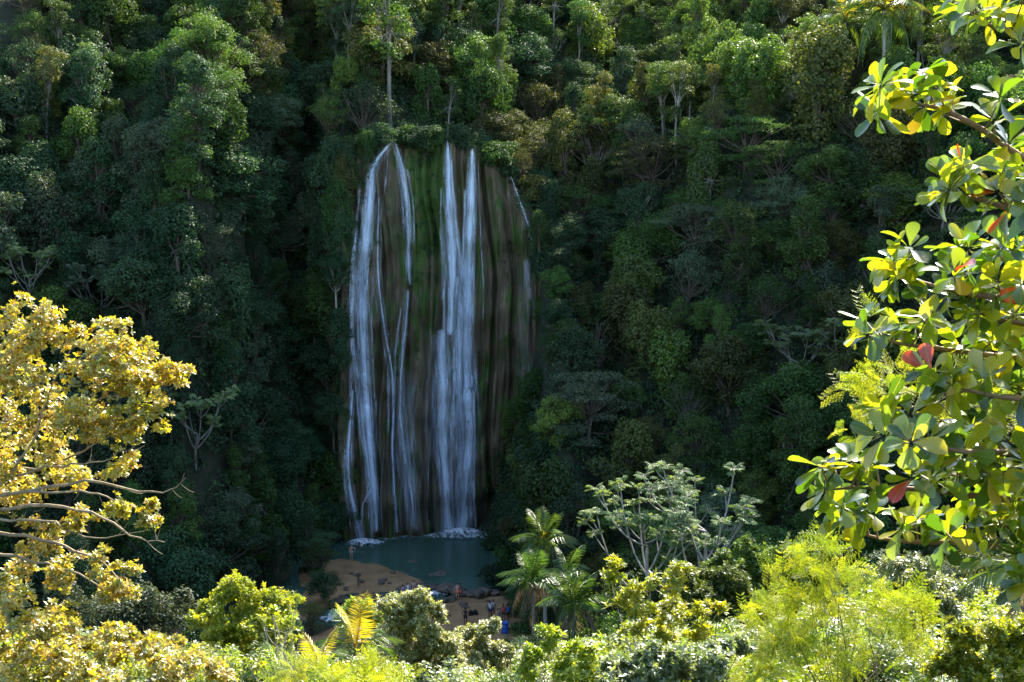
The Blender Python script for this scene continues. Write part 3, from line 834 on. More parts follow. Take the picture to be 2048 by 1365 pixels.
for s in range(3):                                   # flat layered crown
    rng = np.random.default_rng(300 + s); H = 8.5; lb = []
    for k in range(26):
        z = H - abs(rng.normal()) * 2.4 - .5; a = rng.uniform(0, 6.28); q = rng.uniform(.6, 3.9)
        r = rng.uniform(.9, 1.6); lb.append((np.array([math.cos(a) * q, math.sin(a) * q, max(1.8, z - q * .18)]), (r, r, r * .28)))
    c = MB(); crown_leaves(c, lb, 46, .29, rng, KITE_N, hang=.1, low=-.2)
    add_kind('layered', wood(lb, .2, rng, .5, limb=.5), c, H, 4.2)
for s in range(3):                                   # slender, pale trunk showing
    rng = np.random.default_rng(400 + s); H = 15.0; lb = []
    for k in range(17):
        z = rng.uniform(6.5, H - .6); a = rng.uniform(0, 6.28); q = rng.uniform(.5, 2.3) * (1.15 - (z - 6) / 14)
        r = rng.uniform(.6, 1.15); lb.append((np.array([math.cos(a) * q, math.sin(a) * q, z]), (r, r, r * .75)))
    c = MB(); crown_leaves(c, lb, 28, .29, rng, hang=.5)
    add_kind('slender', wood(lb, .2, rng, .62, limb=.4), c, H, 2.5)
for s in range(3):                                   # tree smothered in creepers
    rng = np.random.default_rng(500 + s); H = 9.0; lb = []
    for k in range(24):
        a = rng.uniform(0, 6.28); z = rng.uniform(.8, H - 1); q = rng.uniform(.3, 1.0) * (2.5 if z < H - 2.5 else 1.5)
        r = rng.uniform(.6, 1.05); lb.append((np.array([math.cos(a) * q, math.sin(a) * q, z]), (r, r, r * rng.uniform(1.1, 2.0))))
    c = MB(); crown_leaves(c, lb, 28, .27, rng, KITE_W, hang=1.1, low=-.9)
    add_kind('vine', wood(lb, .25, rng, .6), c, H, 2.9)
for s in range(3):                                   # airy, fine leaved
    rng = np.random.default_rng(600 + s); H = 8.0
    lb = lobes_round(rng, H, 3.2, 40, .75, .3)
    c = MB(); crown_leaves(c, lb, 24, .26, rng, KITE_N, hang=.2, fill=.5)
    add_kind('airy', wood(lb, .16, rng, .4), c, H, 3.2)
for s in range(3):                                   # bushy shrub
    rng = np.random.default_rng(700 + s); H = 3.4; lb = lobes_round(rng, H, 1.9, 13, .75)
    lb += [(np.array([rng.uniform(-1.2, 1.2), rng.uniform(-1.2, 1.2), .7]), (.9, .9, .7)) for _ in range(6)]
    c = MB(); crown_leaves(c, lb, 36, .27, rng, hang=.2)
    add_kind('shrub', wood(lb, .09, rng, .25), c, H, 2.0)
for s in range(4):                                   # fine-leaved bush of the near thicket
    rng = np.random.default_rng(750 + s); H = 3.4; lb = lobes_round(rng, H * .85, 1.8, 26, .55)
    lb += [(np.array([rng.uniform(-1.3, 1.3), rng.uniform(-1.3, 1.3), rng.uniform(.4, 1.2)]), (.7, .7, .6)) for _ in range(8)]
    lb += [(np.array([rng.normal() * .9, rng.normal() * .9, H * rng.uniform(.75, 1.0)]), (.22, .22, .5)) for _ in range(9)]
    c = MB(); crown_leaves(c, lb, 95, .15, rng, hang=.0, fill=.55)
    add_kind('bush', wood(lb, .07, rng, .25), c, H, 2.0)
for s in range(2):                                   # grey leafless branches
    rng = np.random.default_rng(800 + s); H = 7.0
    lb = lobes_round(rng, H, 2.6, 20, .8)
    c = MB(); crown_leaves(c, lb, 2.0, .24, rng, KITE_N)
    add_kind('bare', wood(lb, .16, rng, .4, limb=.5), c, H, 2.6)

# palmate-leaved tree on candelabra branches
def palmate(rng, n=9):
    K = kite(.16, .04, .6); parts = []
    for i in range(n):
        a = (i - (n - 1) / 2) * (5.3 / n); dz = -.25 - .15 * rng.random()
        d = np.array([math.sin(a), math.cos(a), dz]); parts.append((K, frames(unit(d)[None], np.array([[0, 0, 1.]]))[0], [0, 0, 0], rng.uniform(.85, 1.05), 0))
    return merge_T(parts)
def cecropia(seed, H, spread, nb, leaf_r=.46, per=11, fork=.5):
    rng = np.random.default_rng(seed); w = MB(); c = MB()
    PAL = [palmate(rng) for _ in range(3)]
    top = np.array([rng.uniform(-.4, .4), rng.uniform(-.4, .4), H * fork])
    tr = bez((0, 0, -1), (rng.uniform(-.5, .5), rng.uniform(-.3, .3), H * .25), top, 7)
    tube(w, tr, np.linspace(.17, .12, 7), 6)
    tips = []
    for b in range(nb):
        a = b / nb * 6.28 + rng.uniform(-.4, .4); q = spread * rng.uniform(.55, 1.0)
        s = tr[rng.integers(4, 7)]
        e = np.array([math.cos(a) * q, math.sin(a) * q, H * rng.uniform(.80, 1.0) - .10 * q])
        L = bez(s, [e[0] * .75, e[1] * .75, s[2] + (e[2] - s[2]) * .25], e, 7); tube(w, L, np.linspace(.09, .05, 7), 5); tips.append((e, L[-1] - L[-2]))
        for _ in range(rng.integers(2, 4)):
            k = rng.integers(2, 6); a2 = a + rng.uniform(-1.0, 1.0)
            e2 = L[k] + np.array([math.cos(a2), math.sin(a2), 0]) * rng.uniform(.8, 1.7) + [0, 0, rng.uniform(.8, 1.6)]
            e2[2] = min(e2[2], H)
            L2 = bez(L[k], (L[k] + e2) / 2 + [0, 0, -.3], e2, 5); tube(w, L2, np.linspace(.06, .035, 5), 4); tips.append((e2, L2[-1] - L2[-2]))
    for e, ax in tips:
        for j in range(per + int(rng.integers(-1, 3))):
            a = j * 2.4 + rng.uniform(-.3, .3); el = rng.uniform(-.1, .9)
            d = np.array([math.cos(a) * math.cos(el), math.sin(a) * math.cos(el), math.sin(el)])
            p = e + d * rng.uniform(.35, .8)
            tube(w, np.array([e, (e + p) / 2 + [0, 0, .05], p]), .015, 3)
            nr = unit(np.array([0, 0, 1.]) + d * .3 + rng.normal(size=3) * .25); ax2 = unit(d + [0, 0, -.25])
            scatter(c, PAL[rng.integers(3)], p[None], frames(ax2[None], nr[None]), leaf_r * rng.uniform(.75, 1.15), rng.uniform(.2, .8))
    return w, c, H, spread
for s, (H, sp, nb) in enumerate([(9.5, 2.9, 7), (9.0, 3.2, 8), (8.0, 3.0, 6)]):
    w, c, h, r = cecropia(900 + s, H, sp, nb)
    add_kind('cecropia', w, c, h, r)

for s in range(2):
    w, c, h, r = cecropia(950 + s, 17.0, 4.4 + .5 * s, 9 + s, .44, 10, .68)
    add_kind('cecropia_tall', w, c, h, r)

LOOK = {'cecropia_tall': ('umbrella_tree', 'candelabra tree'), 'round': ('broadleaf_tree', 'rounded broadleaf tree'), 'tall': ('tall_tree', 'tall narrow tree'), 'layered': ('layered_tree', 'flat-layered tree'),
        'slender': ('slender_tree', 'slender pale-trunked tree'), 'vine': ('creeper_clad_tree', 'creeper-smothered tree'), 'airy': ('fine_leaved_tree', 'airy fine-leaved tree'),
        'shrub': ('shrub', 'bushy shrub'), 'bush': ('leafy_bush', 'leafy bush'), 'bare': ('bare_tree', 'nearly leafless grey tree'), 'cecropia': ('umbrella_tree', 'candelabra tree')}
COLOR = {'teal': 'bluish dark green', 'mid': 'mid green', 'olive': 'olive green', 'bright': 'fresh green', 'grey': 'greyish green', 'brownish': 'brownish', 'pale': 'pale silvery', 'yellow': 'yellow-green', 'lime': 'lime green', 'silver': 'silvery yellow'}
placed = []                                          # (position, radius) of everything planted
def ground_hit(px, py, ymin=20, ymax=300):
    Y = np.arange(ymin, ymax, .5); P = at(np.full(len(Y), px), np.full(len(Y), py), Y)
    below = P[:, 2] < Hland(P[:, 0], P[:, 1])
    k = int(np.argmax(below)) if below.any() else len(Y) - 1
    return P[k]

def plant(kind, pos, height, color, rng, label=None, group=None, bark=None, wide=1.0, var=None):
    t, c, H, R = KIND[kind][rng.integers(len(KIND[kind])) if var is None else var]
    s = height / H
    name = LOOK[kind][0]
    e = empty(name, tuple(pos), label, 'shrub' if kind in ('shrub', 'bush') else 'tree', group, rng.uniform(0, 6.28), (s * wide, s * wide, s))
    if bark is None: bark = 'bark_far' if kind in ('slender', 'cecropia', 'cecropia_tall', 'bare') or rng.random() < .12 else 'bark'
    link('trunk', t, M[bark], e); link('crown', c, M[color], e)
    placed.append((np.asarray(pos, float), R * s * wide, height))
    return e

FALLS = np.array([(684, 1095), (684, 800), (700, 560), (712, 380), (755, 270), (965, 275), (1010, 340), (1060, 460), (1100, 560), (1118, 640), (1115, 750), (1010, 830), (1000, 1000), (985, 1090)], float)
BEACH = np.array([(690, 1085), (985, 1065), (955, 1180), (1000, 1200), (1030, 1262), (880, 1262), (860, 1215), (640, 1245), (640, 1130)], float)
def blocks(pos, R, H):
    """would this plant stand in front of the waterfall, the pool or the beach?"""
    for poly, m_ in ((FALLS, .75), (BEACH, .7)):
        for dx, dz in ((0, .55), (-R * m_, .6), (R * m_, .6), (0, .95), (0, .25), (-R * .6, .3), (R * .6, .3), (-R * .5, .9), (R * .5, .9)):
            x, y, f = proj(np.array([pos[0] + dx, pos[1], pos[2] + H * dz]))
            if poly is FALLS and pos[1] > smooth_interp(pos[0], YC, 1.5) + 8: continue
            if sdist(np.array([x]), np.array([y]), poly)[0] > 0: return True
    return False

# trees that stand out: (kind, px and py of the foot, height m, colour, bark, label, wide, variant)
HERO = [
 ('slender', 782, 262, 21.0, 'mid', 'bark_far', 'tallest white-trunked tree rising straight above the left end of the falls', 1.0, 0),
 ('slender', 1355, 330, 12.5, 'bright', 'bark_pale', 'slim sunlit tree with long pale trunk, upper right of the falls', .95, 1),
 ('round', 1278, 470, 7.5, 'teal', 'bark_pale', 'dark round tree with white forked trunk right of the cliff', .9, 1),
 ('airy', 1190, 372, 9.5, 'brownish', 'bark_pale', 'sprawling brownish tree with twisted pale branches at the cliff shoulder', 1.35, 0),
 ('airy', 1090, 345, 8.0, 'olive', 'bark_pale', 'olive tree overhanging the right end of the cliff top', 1.3, 1),
 ('slender', 1110, 92, 10.0, 'bright', 'bark_pale', 'bright slim tree at the top edge above the right-hand streams', 1.1, 0),
 ('vine', 1640, 290, 13.0, 'olive', 'bark', 'huge sunlit creeper-smothered trunk on the upper right slope', 1.25, 0),
 ('vine', 1530, 120, 10.0, 'mid', 'bark', 'creeper column cut by the top edge, right of centre', 1.1, 1),
 ('round', 1580, 225, 7.0, 'bright', 'bark_pale', 'small bright green tree in front of the huge creeper trunk', .8, 0),
 ('airy', 672, 592, 5.5, 'mid', 'bark_pale', 'small feathery tree with white stem against the left stream', 1.0, 2),
 ('round', 630, 680, 8.5, 'mid', 'bark', 'round green tree close beside the left stream halfway down', .95, 2),
 ('tall', 1440, 770, 9.5, 'bright', 'bark', 'cone-shaped sunlit tree in the middle of the right slope', .8, 0),
 ('cecropia', 395, 950, 9.0, 'pale', 'bark_far', 'pale candelabra tree standing alone in shade beside the golden tree', .9, 2),
 ('cecropia', 60, 640, 9.0, 'pale', 'bark_far', 'pale umbrella tree at left edge above the golden tree', .9, 0),
 ('cecropia', 205, 680, 8.5, 'grey', 'bark_far', 'greyish umbrella tree just above the golden tree crown', 1.1, 1),
 ('cecropia_tall', 1290, 0, 17.0, 'pale', 'bark_pale', 'leftmost of the two silvery candelabra trees right of the pool', .95, 0),
 ('cecropia_tall', 1400, 0, 18.0, 'pale', 'bark_pale', 'larger silvery candelabra tree with thick white limbs right of the pool', 1.05, 1),
 ('airy', 1505, 0, 14.0, 'bright', 'bark_pale', 'yellowish tree with thin forked white trunk beside silvery candelabra trees', 1.0, 0),
 ('cecropia', 1590, 800, 8.0, 'pale', 'bark_far', 'silvery candelabra tree behind the tips of the large-leaved branches', 1.15, 2),
 ('cecropia', 1680, 800, 8.5, 'pale', 'bark_far', 'silvery candelabra tree half hidden by red leaves of the near branch', 1.1, 0),
 ('layered', 1185, 905, 9.0, 'grey', 'bark', 'greyish flat-topped tree on the bank right of the falls', 1.05, 1),
 ('bare', 1190, 760, 7.5, 'grey', 'bark', 'thin dark leafless tree right of the cliff, halfway up', .9, 0),
 ('bare', 640, 545, 6.0, 'grey', 'bark', 'grey tangle of bare branches left of the left stream', .9, 1),
 ('round', 1200, 1110, 8.0, 'bright', 'bark', 'light green rounded tree above the palms by the pool', .75, 3),
 ('round', 1520, 860, 7.5, 'mid', 'bark', 'round sunlit-topped tree under the silvery tree on the right slope', .8, 1),
 ('slender', 1760, 560, 10.0, 'grey', 'bark', 'grey-green column tree beside the second large-leaved branch', 1.2, 1),
 ('slender', 1565, 990, 8.0, 'olive', 'bark_pale', 'small olive tree right of the silvery candelabra trees', .9, 2),
 ('round', 340, 1240, 10.5, 'teal', 'bark', 'big dark rounded tree right of the golden tree, low', 1.05, 0),
 ('round', 500, 1150, 8.5, 'mid', 'bark', 'dark green tree left of the pool above the yellow bushes', 1.0, 1),
 ('tall', 560, 1190, 8.0, 'teal', 'bark', 'leafy tree on the left bank beside the river', .95, 1),
 ('airy', 620, 1275, 4.6, 'olive', 'bark', 'open olive tree on the near left river bank', 1.05, 2),
 ('layered', 690, 1112, 4.5, 'teal', 'bark', 'small layered tree reaching over the left end of the pool', 1.0, 0),

 ('airy', 640, 1165, 5.5, 'mid', 'bark', 'leafy tree on the sandbank edge left of the wooden post', 1.1, 0),
 ('round', 648, 1205, 4.2, 'teal', 'bark', 'low dark tree where the river leaves the sandbank', 1.0, 1),
 ('tall', 618, 1140, 7.5, 'teal', 'bark', 'upright dark tree at the left end of the pool', 1.0, 2),
 ('shrub', 1046, 1232, 3.2, 'mid', 'bark', 'green shrub behind the people under the palms', 1.1, 0),
 ('shrub', 1062, 1268, 3.4, 'mid', 'bark', 'green shrub right of the blue barrel', 1.1, 1),
 ('shrub', 1030, 1200, 3.4, 'teal', 'bark', 'dark shrub on the bank between pool and palms', 1.1, 2),
 ('round', 1235, 0, 10.0, 'mid', 'bark', 'green crown at the foot of the left silvery candelabra tree', 1.0, 0),
 ('round', 1345, 0, 11.0, 'mid', 'bark', 'round green tree between and below the two silvery candelabra trees', 1.0, 1),
 ('airy', 1465, 0, 11.5, 'bright', 'bark', 'airy fresh green tree right below the larger silvery candelabra tree', 1.1, 1),
 ('round', 1555, 0, 12.0, 'mid', 'bark', 'round mid-green tree at the right end of the candelabra row', 1.0, 2),
]
hr = np.random.default_rng(21)
for kind, px, py, h, colr, bark, label, wide, var in HERO:
    ymin = 100 if py < 1300 else 60
    if py == 0:
        g = at(px, 1200, 110.); g[2] = Hland(g[0], g[1])
    else: g = ground_hit(px, py, ymin)
    if px < 660 and py in (1165, 1205, 1140): g = at_z(px, py, .2)
    if kind == 'slender' and px == 782:
        g = np.array([at(782, 275, 172)[0], 172.5, Hland(at(782, 275, 172)[0], 172.5)])
    if px == 690 and py == 1112: g = at_z(640, 1140, 1.0)
    if px == 672: g = on_cliff(672., 592., 1.0)
    plant(kind, (g[0], g[1], g[2] - .2 - (.08 * h if kind in ('round', 'airy', 'tall') else 0)), h, colr, hr, label, None, bark, wide, var)

CLING = [('vine', 668, 335, 6, 'teal'), ('vine', 676, 420, 6, 'mid'), ('vine', 678, 490, 5.5, 'teal'), ('round', 672, 555, 5, 'teal'), ('round', 1118, 585, 5, 'mid'), ('round', 1112, 650, 5, 'teal'), ('airy', 1105, 715, 5, 'mid'), ('vine', 655, 400, 8, 'teal'), ('vine', 690, 350, 5, 'olive'), ('vine', 645, 500, 7, 'teal'), ('airy', 668, 470, 5, 'grey'), ('vine', 652, 610, 8, 'mid'), ('round', 655, 760, 8, 'teal'), ('vine', 680, 690, 6, 'teal'), ('round', 668, 850, 7, 'teal'), ('round', 645, 930, 9, 'teal'), ('vine', 668, 990, 8, 'mid'), ('round', 650, 1060, 8, 'teal'), ('tall', 630, 840, 10, 'teal'),
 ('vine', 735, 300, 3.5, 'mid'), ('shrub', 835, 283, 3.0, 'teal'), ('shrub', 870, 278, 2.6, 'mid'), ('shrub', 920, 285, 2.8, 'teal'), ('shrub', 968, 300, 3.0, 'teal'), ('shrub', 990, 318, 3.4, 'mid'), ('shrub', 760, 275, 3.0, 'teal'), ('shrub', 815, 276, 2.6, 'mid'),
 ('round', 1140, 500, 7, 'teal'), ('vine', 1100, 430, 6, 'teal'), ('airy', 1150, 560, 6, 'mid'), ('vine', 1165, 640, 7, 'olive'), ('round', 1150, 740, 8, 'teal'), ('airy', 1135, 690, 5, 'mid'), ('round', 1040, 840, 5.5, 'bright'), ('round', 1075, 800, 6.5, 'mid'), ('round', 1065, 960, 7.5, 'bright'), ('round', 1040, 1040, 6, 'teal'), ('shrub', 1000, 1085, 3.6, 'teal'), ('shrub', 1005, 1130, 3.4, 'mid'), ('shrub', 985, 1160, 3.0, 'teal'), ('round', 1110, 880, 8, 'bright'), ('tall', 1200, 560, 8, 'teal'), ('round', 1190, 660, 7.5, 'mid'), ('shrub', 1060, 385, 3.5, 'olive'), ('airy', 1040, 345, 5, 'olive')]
cr = np.random.default_rng(61)
seen_c = {}
for kind, px, py, h, colr in CLING:
    g = on_cliff(float(px), float(py), .5) if py < 1070 else at_z(px + 8, py, .5)
    g = np.array([g[0], g[1], g[2]]); gl = Hland(g[0], g[1])
    if gl > g[2]:
        g = ground_hit(px, py, 125)
    side_ = ('along the crest of the falls' if py < 320 and px < 1010 else 'hugging the left edge of the cliff' if px < 760 else 'hugging the right edge of the cliff')
    key = (kind, colr, side_); seen_c[key] = seen_c.get(key, 0) + 1
    n_same = sum(1 for k2, x2, y2, _, c2 in CLING if (k2, c2) == (kind, colr) and (('along the crest of the falls' if y2 < 320 and x2 < 1010 else 'hugging the left edge of the cliff' if x2 < 760 else 'hugging the right edge of the cliff') == side_))
    rank = sum(1 for k2, x2, y2, _, c2 in CLING if (k2, c2) == (kind, colr) and (('along the crest of the falls' if y2 < 320 and x2 < 1010 else 'hugging the left edge of the cliff' if x2 < 760 else 'hugging the right edge of the cliff') == side_) and (y2, x2) < (py, px))
    lab = f'{COLOR[colr]} {LOOK[kind][1]} {side_}' + (f', {ORD[rank]} from top' if n_same > 1 else '')
    plant(kind, (g[0], g[1], g[2] - h * .35), h, colr, cr, lab, 'plants clinging to the cliff edges', 'bark', 1.0)

# the rest of the wood, tree by tree
pick = np.random.default_rng(5)
def choose(px, py, pick):
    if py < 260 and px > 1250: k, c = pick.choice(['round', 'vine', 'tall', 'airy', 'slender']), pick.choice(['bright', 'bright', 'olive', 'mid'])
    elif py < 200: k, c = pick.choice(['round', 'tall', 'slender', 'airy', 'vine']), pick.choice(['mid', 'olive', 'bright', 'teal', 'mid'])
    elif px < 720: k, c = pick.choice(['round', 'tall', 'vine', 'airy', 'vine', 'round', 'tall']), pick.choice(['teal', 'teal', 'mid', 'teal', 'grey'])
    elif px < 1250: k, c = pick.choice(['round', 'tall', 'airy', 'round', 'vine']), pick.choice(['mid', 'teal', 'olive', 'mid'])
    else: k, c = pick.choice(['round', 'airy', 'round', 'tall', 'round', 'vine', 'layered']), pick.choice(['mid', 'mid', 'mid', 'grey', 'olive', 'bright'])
    return str(k), str(c)

pending = []
nC = 26000
cx = pick.uniform(-62, 82, nC); cyy = pick.uniform(98, 250, nC); cz = Hland(cx, cyy)
P0 = np.stack([cx, cyy, cz], -1)
qx, qy, qf = proj(P0 + [0, 0, 5])
ok = (qx > -170) & (qx < 2230) & (qy > -110) & (qy < 1260) & (cz > .6)
# hidden behind the ground itself?
ok &= ~((cyy < 168) & (cx > -21) & (cx < -.5) & (cyy > 126))
acc = [p for p, _, _ in placed]
accR = [max(2.2, r * .75) for _, r, _ in placed]
A = np.array(acc); AR = np.array(accR)
for i in np.nonzero(ok)[0]:
    p = P0[i]
    dd = np.linalg.norm(A - p, axis=1)
    if (dd < AR + 1.75).any(): continue
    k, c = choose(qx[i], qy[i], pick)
    h = {'round': 8.5, 'tall': 11.5, 'layered': 8.0, 'slender': 11.0, 'vine': 8.5, 'airy': 8.0, 'shrub': 4.0}[k] * pick.uniform(.62, 1.22)
    H0, R0 = KIND[k][0][2:]; wide = pick.uniform(.95, 1.25); R = R0 * h / H0 * wide
    if blocks(p, R, h):
        k = 'shrub'; h = pick.uniform(1.8, 3.0); R = 2.0 * h / 3.4
        if blocks(p, R, h): continue
    # slope of the near bank that would rise in front of the gorge
    tx, ty, _ = proj(p + [0, 0, h])
    if p[1] < 118 and 600 < tx < 1060 and ty < 1275: continue
    if p[1] < 108 and ty < 1010 and tx < 1500: continue
    if p[1] < 126 and 960 < tx < 1210 and ty < 1225: continue
    if p[1] < 113 and tx < 660: continue
    pending.append((k, p, h, c, wide, R)); A = np.vstack([A, p]); AR = np.append(AR, max(1.5, R * .72))

def region(px, py):
    if py < 0: return 'beyond the top edge'
    if px < 0: return 'beyond the left edge'
    if px > 2048: return 'beyond the right edge'
    row = 'at top' if py < 130 else 'high' if py < 380 else 'midway' if py < 720 else 'low'
    col = ('at the left edge' if px < 170 else 'on far left slope' if px < 420 else 'on slope left of falls' if px < 740 else 'above the falls' if px < 1000 and py < 330
           else 'beside the falls' if px < 1130 else 'right of the cliff' if px < 1330 else 'on right slope' if px < 1560 else 'on far right slope' if px < 1800 else 'behind the large-leaved branches')
    return row + ' ' + col
HIDDEN = {0, 1, 4, 7, 9, 12, 18, 21, 22, 28, 30, 36, 37, 38, 41, 44, 45, 48, 49, 51, 52, 62, 63, 67, 72, 76, 81, 83, 84, 85, 90, 94, 97, 115, 116, 117, 118, 120, 125, 127, 129, 130, 131, 135, 136, 139, 140, 146, 148, 152, 154, 160, 161, 168, 169, 170, 175, 183, 184, 186, 191, 192, 194, 196, 200, 202, 207, 214, 217, 231, 233, 234, 238, 239, 240, 245, 246, 253, 259, 260, 261, 264, 265, 281, 283, 285, 286, 293, 294, 295, 299, 302, 304, 305, 307, 311, 313, 314, 315, 316, 323, 331, 334, 335, 336, 338, 341, 345, 347, 350, 351, 353, 354, 357, 366, 368, 369, 370, 373, 374, 376, 380, 381, 385, 388, 390, 393, 394, 396, 398, 403, 412, 413, 418, 421, 424, 426, 428, 429, 434, 439, 440, 441, 442, 445, 446, 448, 452, 455, 457, 458, 463, 464, 469, 478, 482, 483, 486, 487, 490, 493, 497, 498, 500, 501, 507, 511, 513, 514, 516, 517, 518, 519, 521, 530, 538, 540, 545, 547, 548, 563, 564, 568, 570, 571, 572, 573, 576, 579, 581, 582, 586, 587, 590, 591, 592, 597, 604, 606, 610, 615, 616, 618, 619, 622, 623, 625, 626, 643, 644, 645, 648, 654, 655, 662, 665, 666, 667, 668, 669, 670, 678, 680, 682, 683, 684, 685, 694, 698, 702}   # spots wholly hidden behind other crowns: left empty
buckets = {}; planted = []
for pid, q in enumerate(pending):
    q = q + (pid,)
    x, y, _ = proj(q[1] + [0, 0, q[2] * .65])
    if pid in HIDDEN and y > 0 and 0 < x < 2048: continue
    buckets.setdefault((q[0], q[3], region(x, y)), []).append((float(x), q))
for (k, c, rg), lst in buckets.items():
    lst.sort(key=lambda t: t[0])
    for j, (x, q) in enumerate(lst):
        base = f'{COLOR[c]} {LOOK[k][1]} {rg}'
        if len(lst) > 1: base += f', {ORD[j]} from left' if j < len(lst) - 1 or len(lst) > 2 else ', rightmost'
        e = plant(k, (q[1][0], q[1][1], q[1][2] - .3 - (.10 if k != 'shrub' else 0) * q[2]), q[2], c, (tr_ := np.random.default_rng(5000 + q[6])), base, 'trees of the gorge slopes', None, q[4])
        e.rotation_euler[0] = tr_.uniform(-.08, .12); e.rotation_euler[1] = tr_.uniform(-.1, .1); planted.append((q[6], e.name))
print('hillside trees', len(pending))

# undergrowth clothing the slopes: nobody could count it
ur = np.random.default_rng(9)
n = 120000
ux = ur.uniform(-60, 80, n); uy = ur.uniform(100, 245, n); uz = Hland(ux, uy)
eps = .5
gx = (Hland(ux + eps, uy) - uz) / eps; gy = (Hland(ux, uy + eps) - uz) / eps
wgt = np.sqrt(1 + gx * gx + gy * gy)
qx, qy, _ = proj(np.stack([ux, uy, uz + .6], -1))
ok = (qx > -120) & (qx < 2170) & (qy > -80) & (qy < 1380) & (uz > -.15) & (ur.random(n) < np.clip(wgt / 5, 0, 1))
inb = sdist(qx, qy, BEACH) > -4
ok &= ~(inb & (uz < 3)) & ~((uy < 168) & (ux > -21) & (ux < 8) & (sdist(qx, qy, FALLS) > 0))
B = np.stack([ux, uy, uz], -1)[ok][:11000]
N = unit(np.stack([-gx, -gy, np.ones(n)], -1))[ok][:11000]
# creepers hanging along both edges and the crest of the cliff
edge = []
for line, cnt_ in (([(765, 280), (728, 335), (704, 440), (688, 560), (680, 700), (672, 850), (672, 1000), (676, 1070)], 210), ([(800, 272), (850, 268), (880, 270), (920, 276), (965, 284), (1000, 318), (1030, 355), (1075, 450), (1100, 560), (1130, 640), (1140, 760), (1050, 830), (1010, 900), (1000, 980)], 420)):
    L = np.array(line, float); t = np.sort(ur.random(cnt_)) * (len(L) - 1); i0 = np.minimum(t.astype(int), len(L) - 2); f = (t - i0)[:, None]
    pp = L[i0] * (1 - f) + L[i0 + 1] * f + ur.normal(size=(cnt_, 2)) * ([7, 9] if cnt_ < 300 else [13, 11])
    edge.append(on_cliff(pp[:, 0], pp[:, 1], .1))
# tufts of moss and fern on the mossy rib
pp = np.stack([ur.normal(855, 22, 90), ur.uniform(285, 560, 90)], -1)
edge.append(on_cliff(pp[:, 0], pp[:, 1], -.25))
pp = np.stack([ur.uniform(730, 1090, 900), ur.uniform(300, 1010, 900)], -1)
pp = pp[(sdist(pp[:, 0], pp[:, 1], FALLS) > 6) & (fnoise(pp[:, 0], pp[:, 1] * .5, 40, 3, 15) > .35)]
edge.append(on_cliff(pp[:, 0], pp[:, 1], -.2)); n_tuft = 90 + len(pp)
E = np.concatenate(edge)
B = np.concatenate([B, E]); N = np.concatenate([N, np.tile([[0, -.9, .35]], (len(E), 1))])
per = 26
nb = len(B)
r = ur.uniform(.6, 1.7, nb) ; r[-len(E):] *= .5; r[-n_tuft:] *= .6
d = rand_unit(nb * per, ur).reshape(nb, per, 3); up = unit(N + [0, 0, .8])
d = np.where((np.einsum('bpi,bi->bp', d, up) < -.1)[..., None], -d, d)
P = (B[:, None] + d * r[:, None, None] * ur.uniform(.6, 1.1, (nb, per, 1))).reshape(-1, 3)
nr = unit(d.reshape(-1, 3) + [0, -.1, .5] + ur.normal(size=(nb * per, 3)) * .5)
ax = unit(np.cross(nr, ur.normal(size=(nb * per, 3))) + [0, 0, -.45])
mb = MB(); vals = np.clip(np.repeat(ur.uniform(.1, .8, nb), per) + ur.normal(size=nb * per) * .15, 0, 1)
scatter(mb, KITE, P, frames(ax, nr), np.repeat(np.where(np.arange(nb) < nb - len(E), .52, .26), per) * ur.uniform(.6, 1.2, nb * per), vals)
link('undergrowth', mb.mesh('undergrowth'), M['fern'], label='low ferns and creepers covering the slopes and cliff edges', cat='undergrowth', kind='stuff')

# ------------------------------------------------------------------ palms
def frond_T(seed, L=1.0, arch=.75, rise=.55, nl=34, leaf_l=.30, droop=.55, width=.045):
    """one feather frond from the origin along +Y, length about 1"""
    rng = np.random.default_rng(seed); mb = MB()
    t = np.linspace(0, 1, 12); C = np.stack([.04 * np.sin(t * 3 + seed) * t, t * (1 - .22 * arch * t), rise * t - arch * t * t], -1)
    tube(mb, C, np.linspace(.016, .004, 12), 4, .7)
    K = kite(width, .006, .35)
    for sd in (-1, 1):
        tt = np.linspace(.14, .99, nl) + rng.uniform(-.008, .008, nl)
        P = np.stack([np.interp(tt, t, C[:, k]) for k in range(3)], -1)
        tg = unit(np.stack([np.interp(tt, t, np.gradient(C[:, k])) for k in range(3)], -1))
        ln = leaf_l * np.sin(np.clip(tt * .85 + .18, 0, 1) * math.pi) ** .6 * rng.uniform(.85, 1.1, nl)
        side = np.tile([[sd, 0, 0]], (nl, 1))
        d = unit(side * 1.0 + tg * .55 + np.array([0, 0, -droop]) * rng.uniform(.6, 1.4, (nl, 1)))
        nr = unit(np.array([0, 0, 1.]) + side * .5 + rng.normal(size=(nl, 3)) * .2)
        scatter(mb, K, P, frames(d, nr), ln, rng.uniform(.2, .8, nl))
    return mb
FROND = {'arch': [frond_T(s).mesh('frond') for s in (1, 2)], 'up': [frond_T(s, arch=.45, rise=.75, droop=.35).mesh('frond') for s in (3, 4)],
         'hang': [frond_T(s, arch=1.15, rise=.25, droop=1.1).mesh('frond') for s in (5,)]}
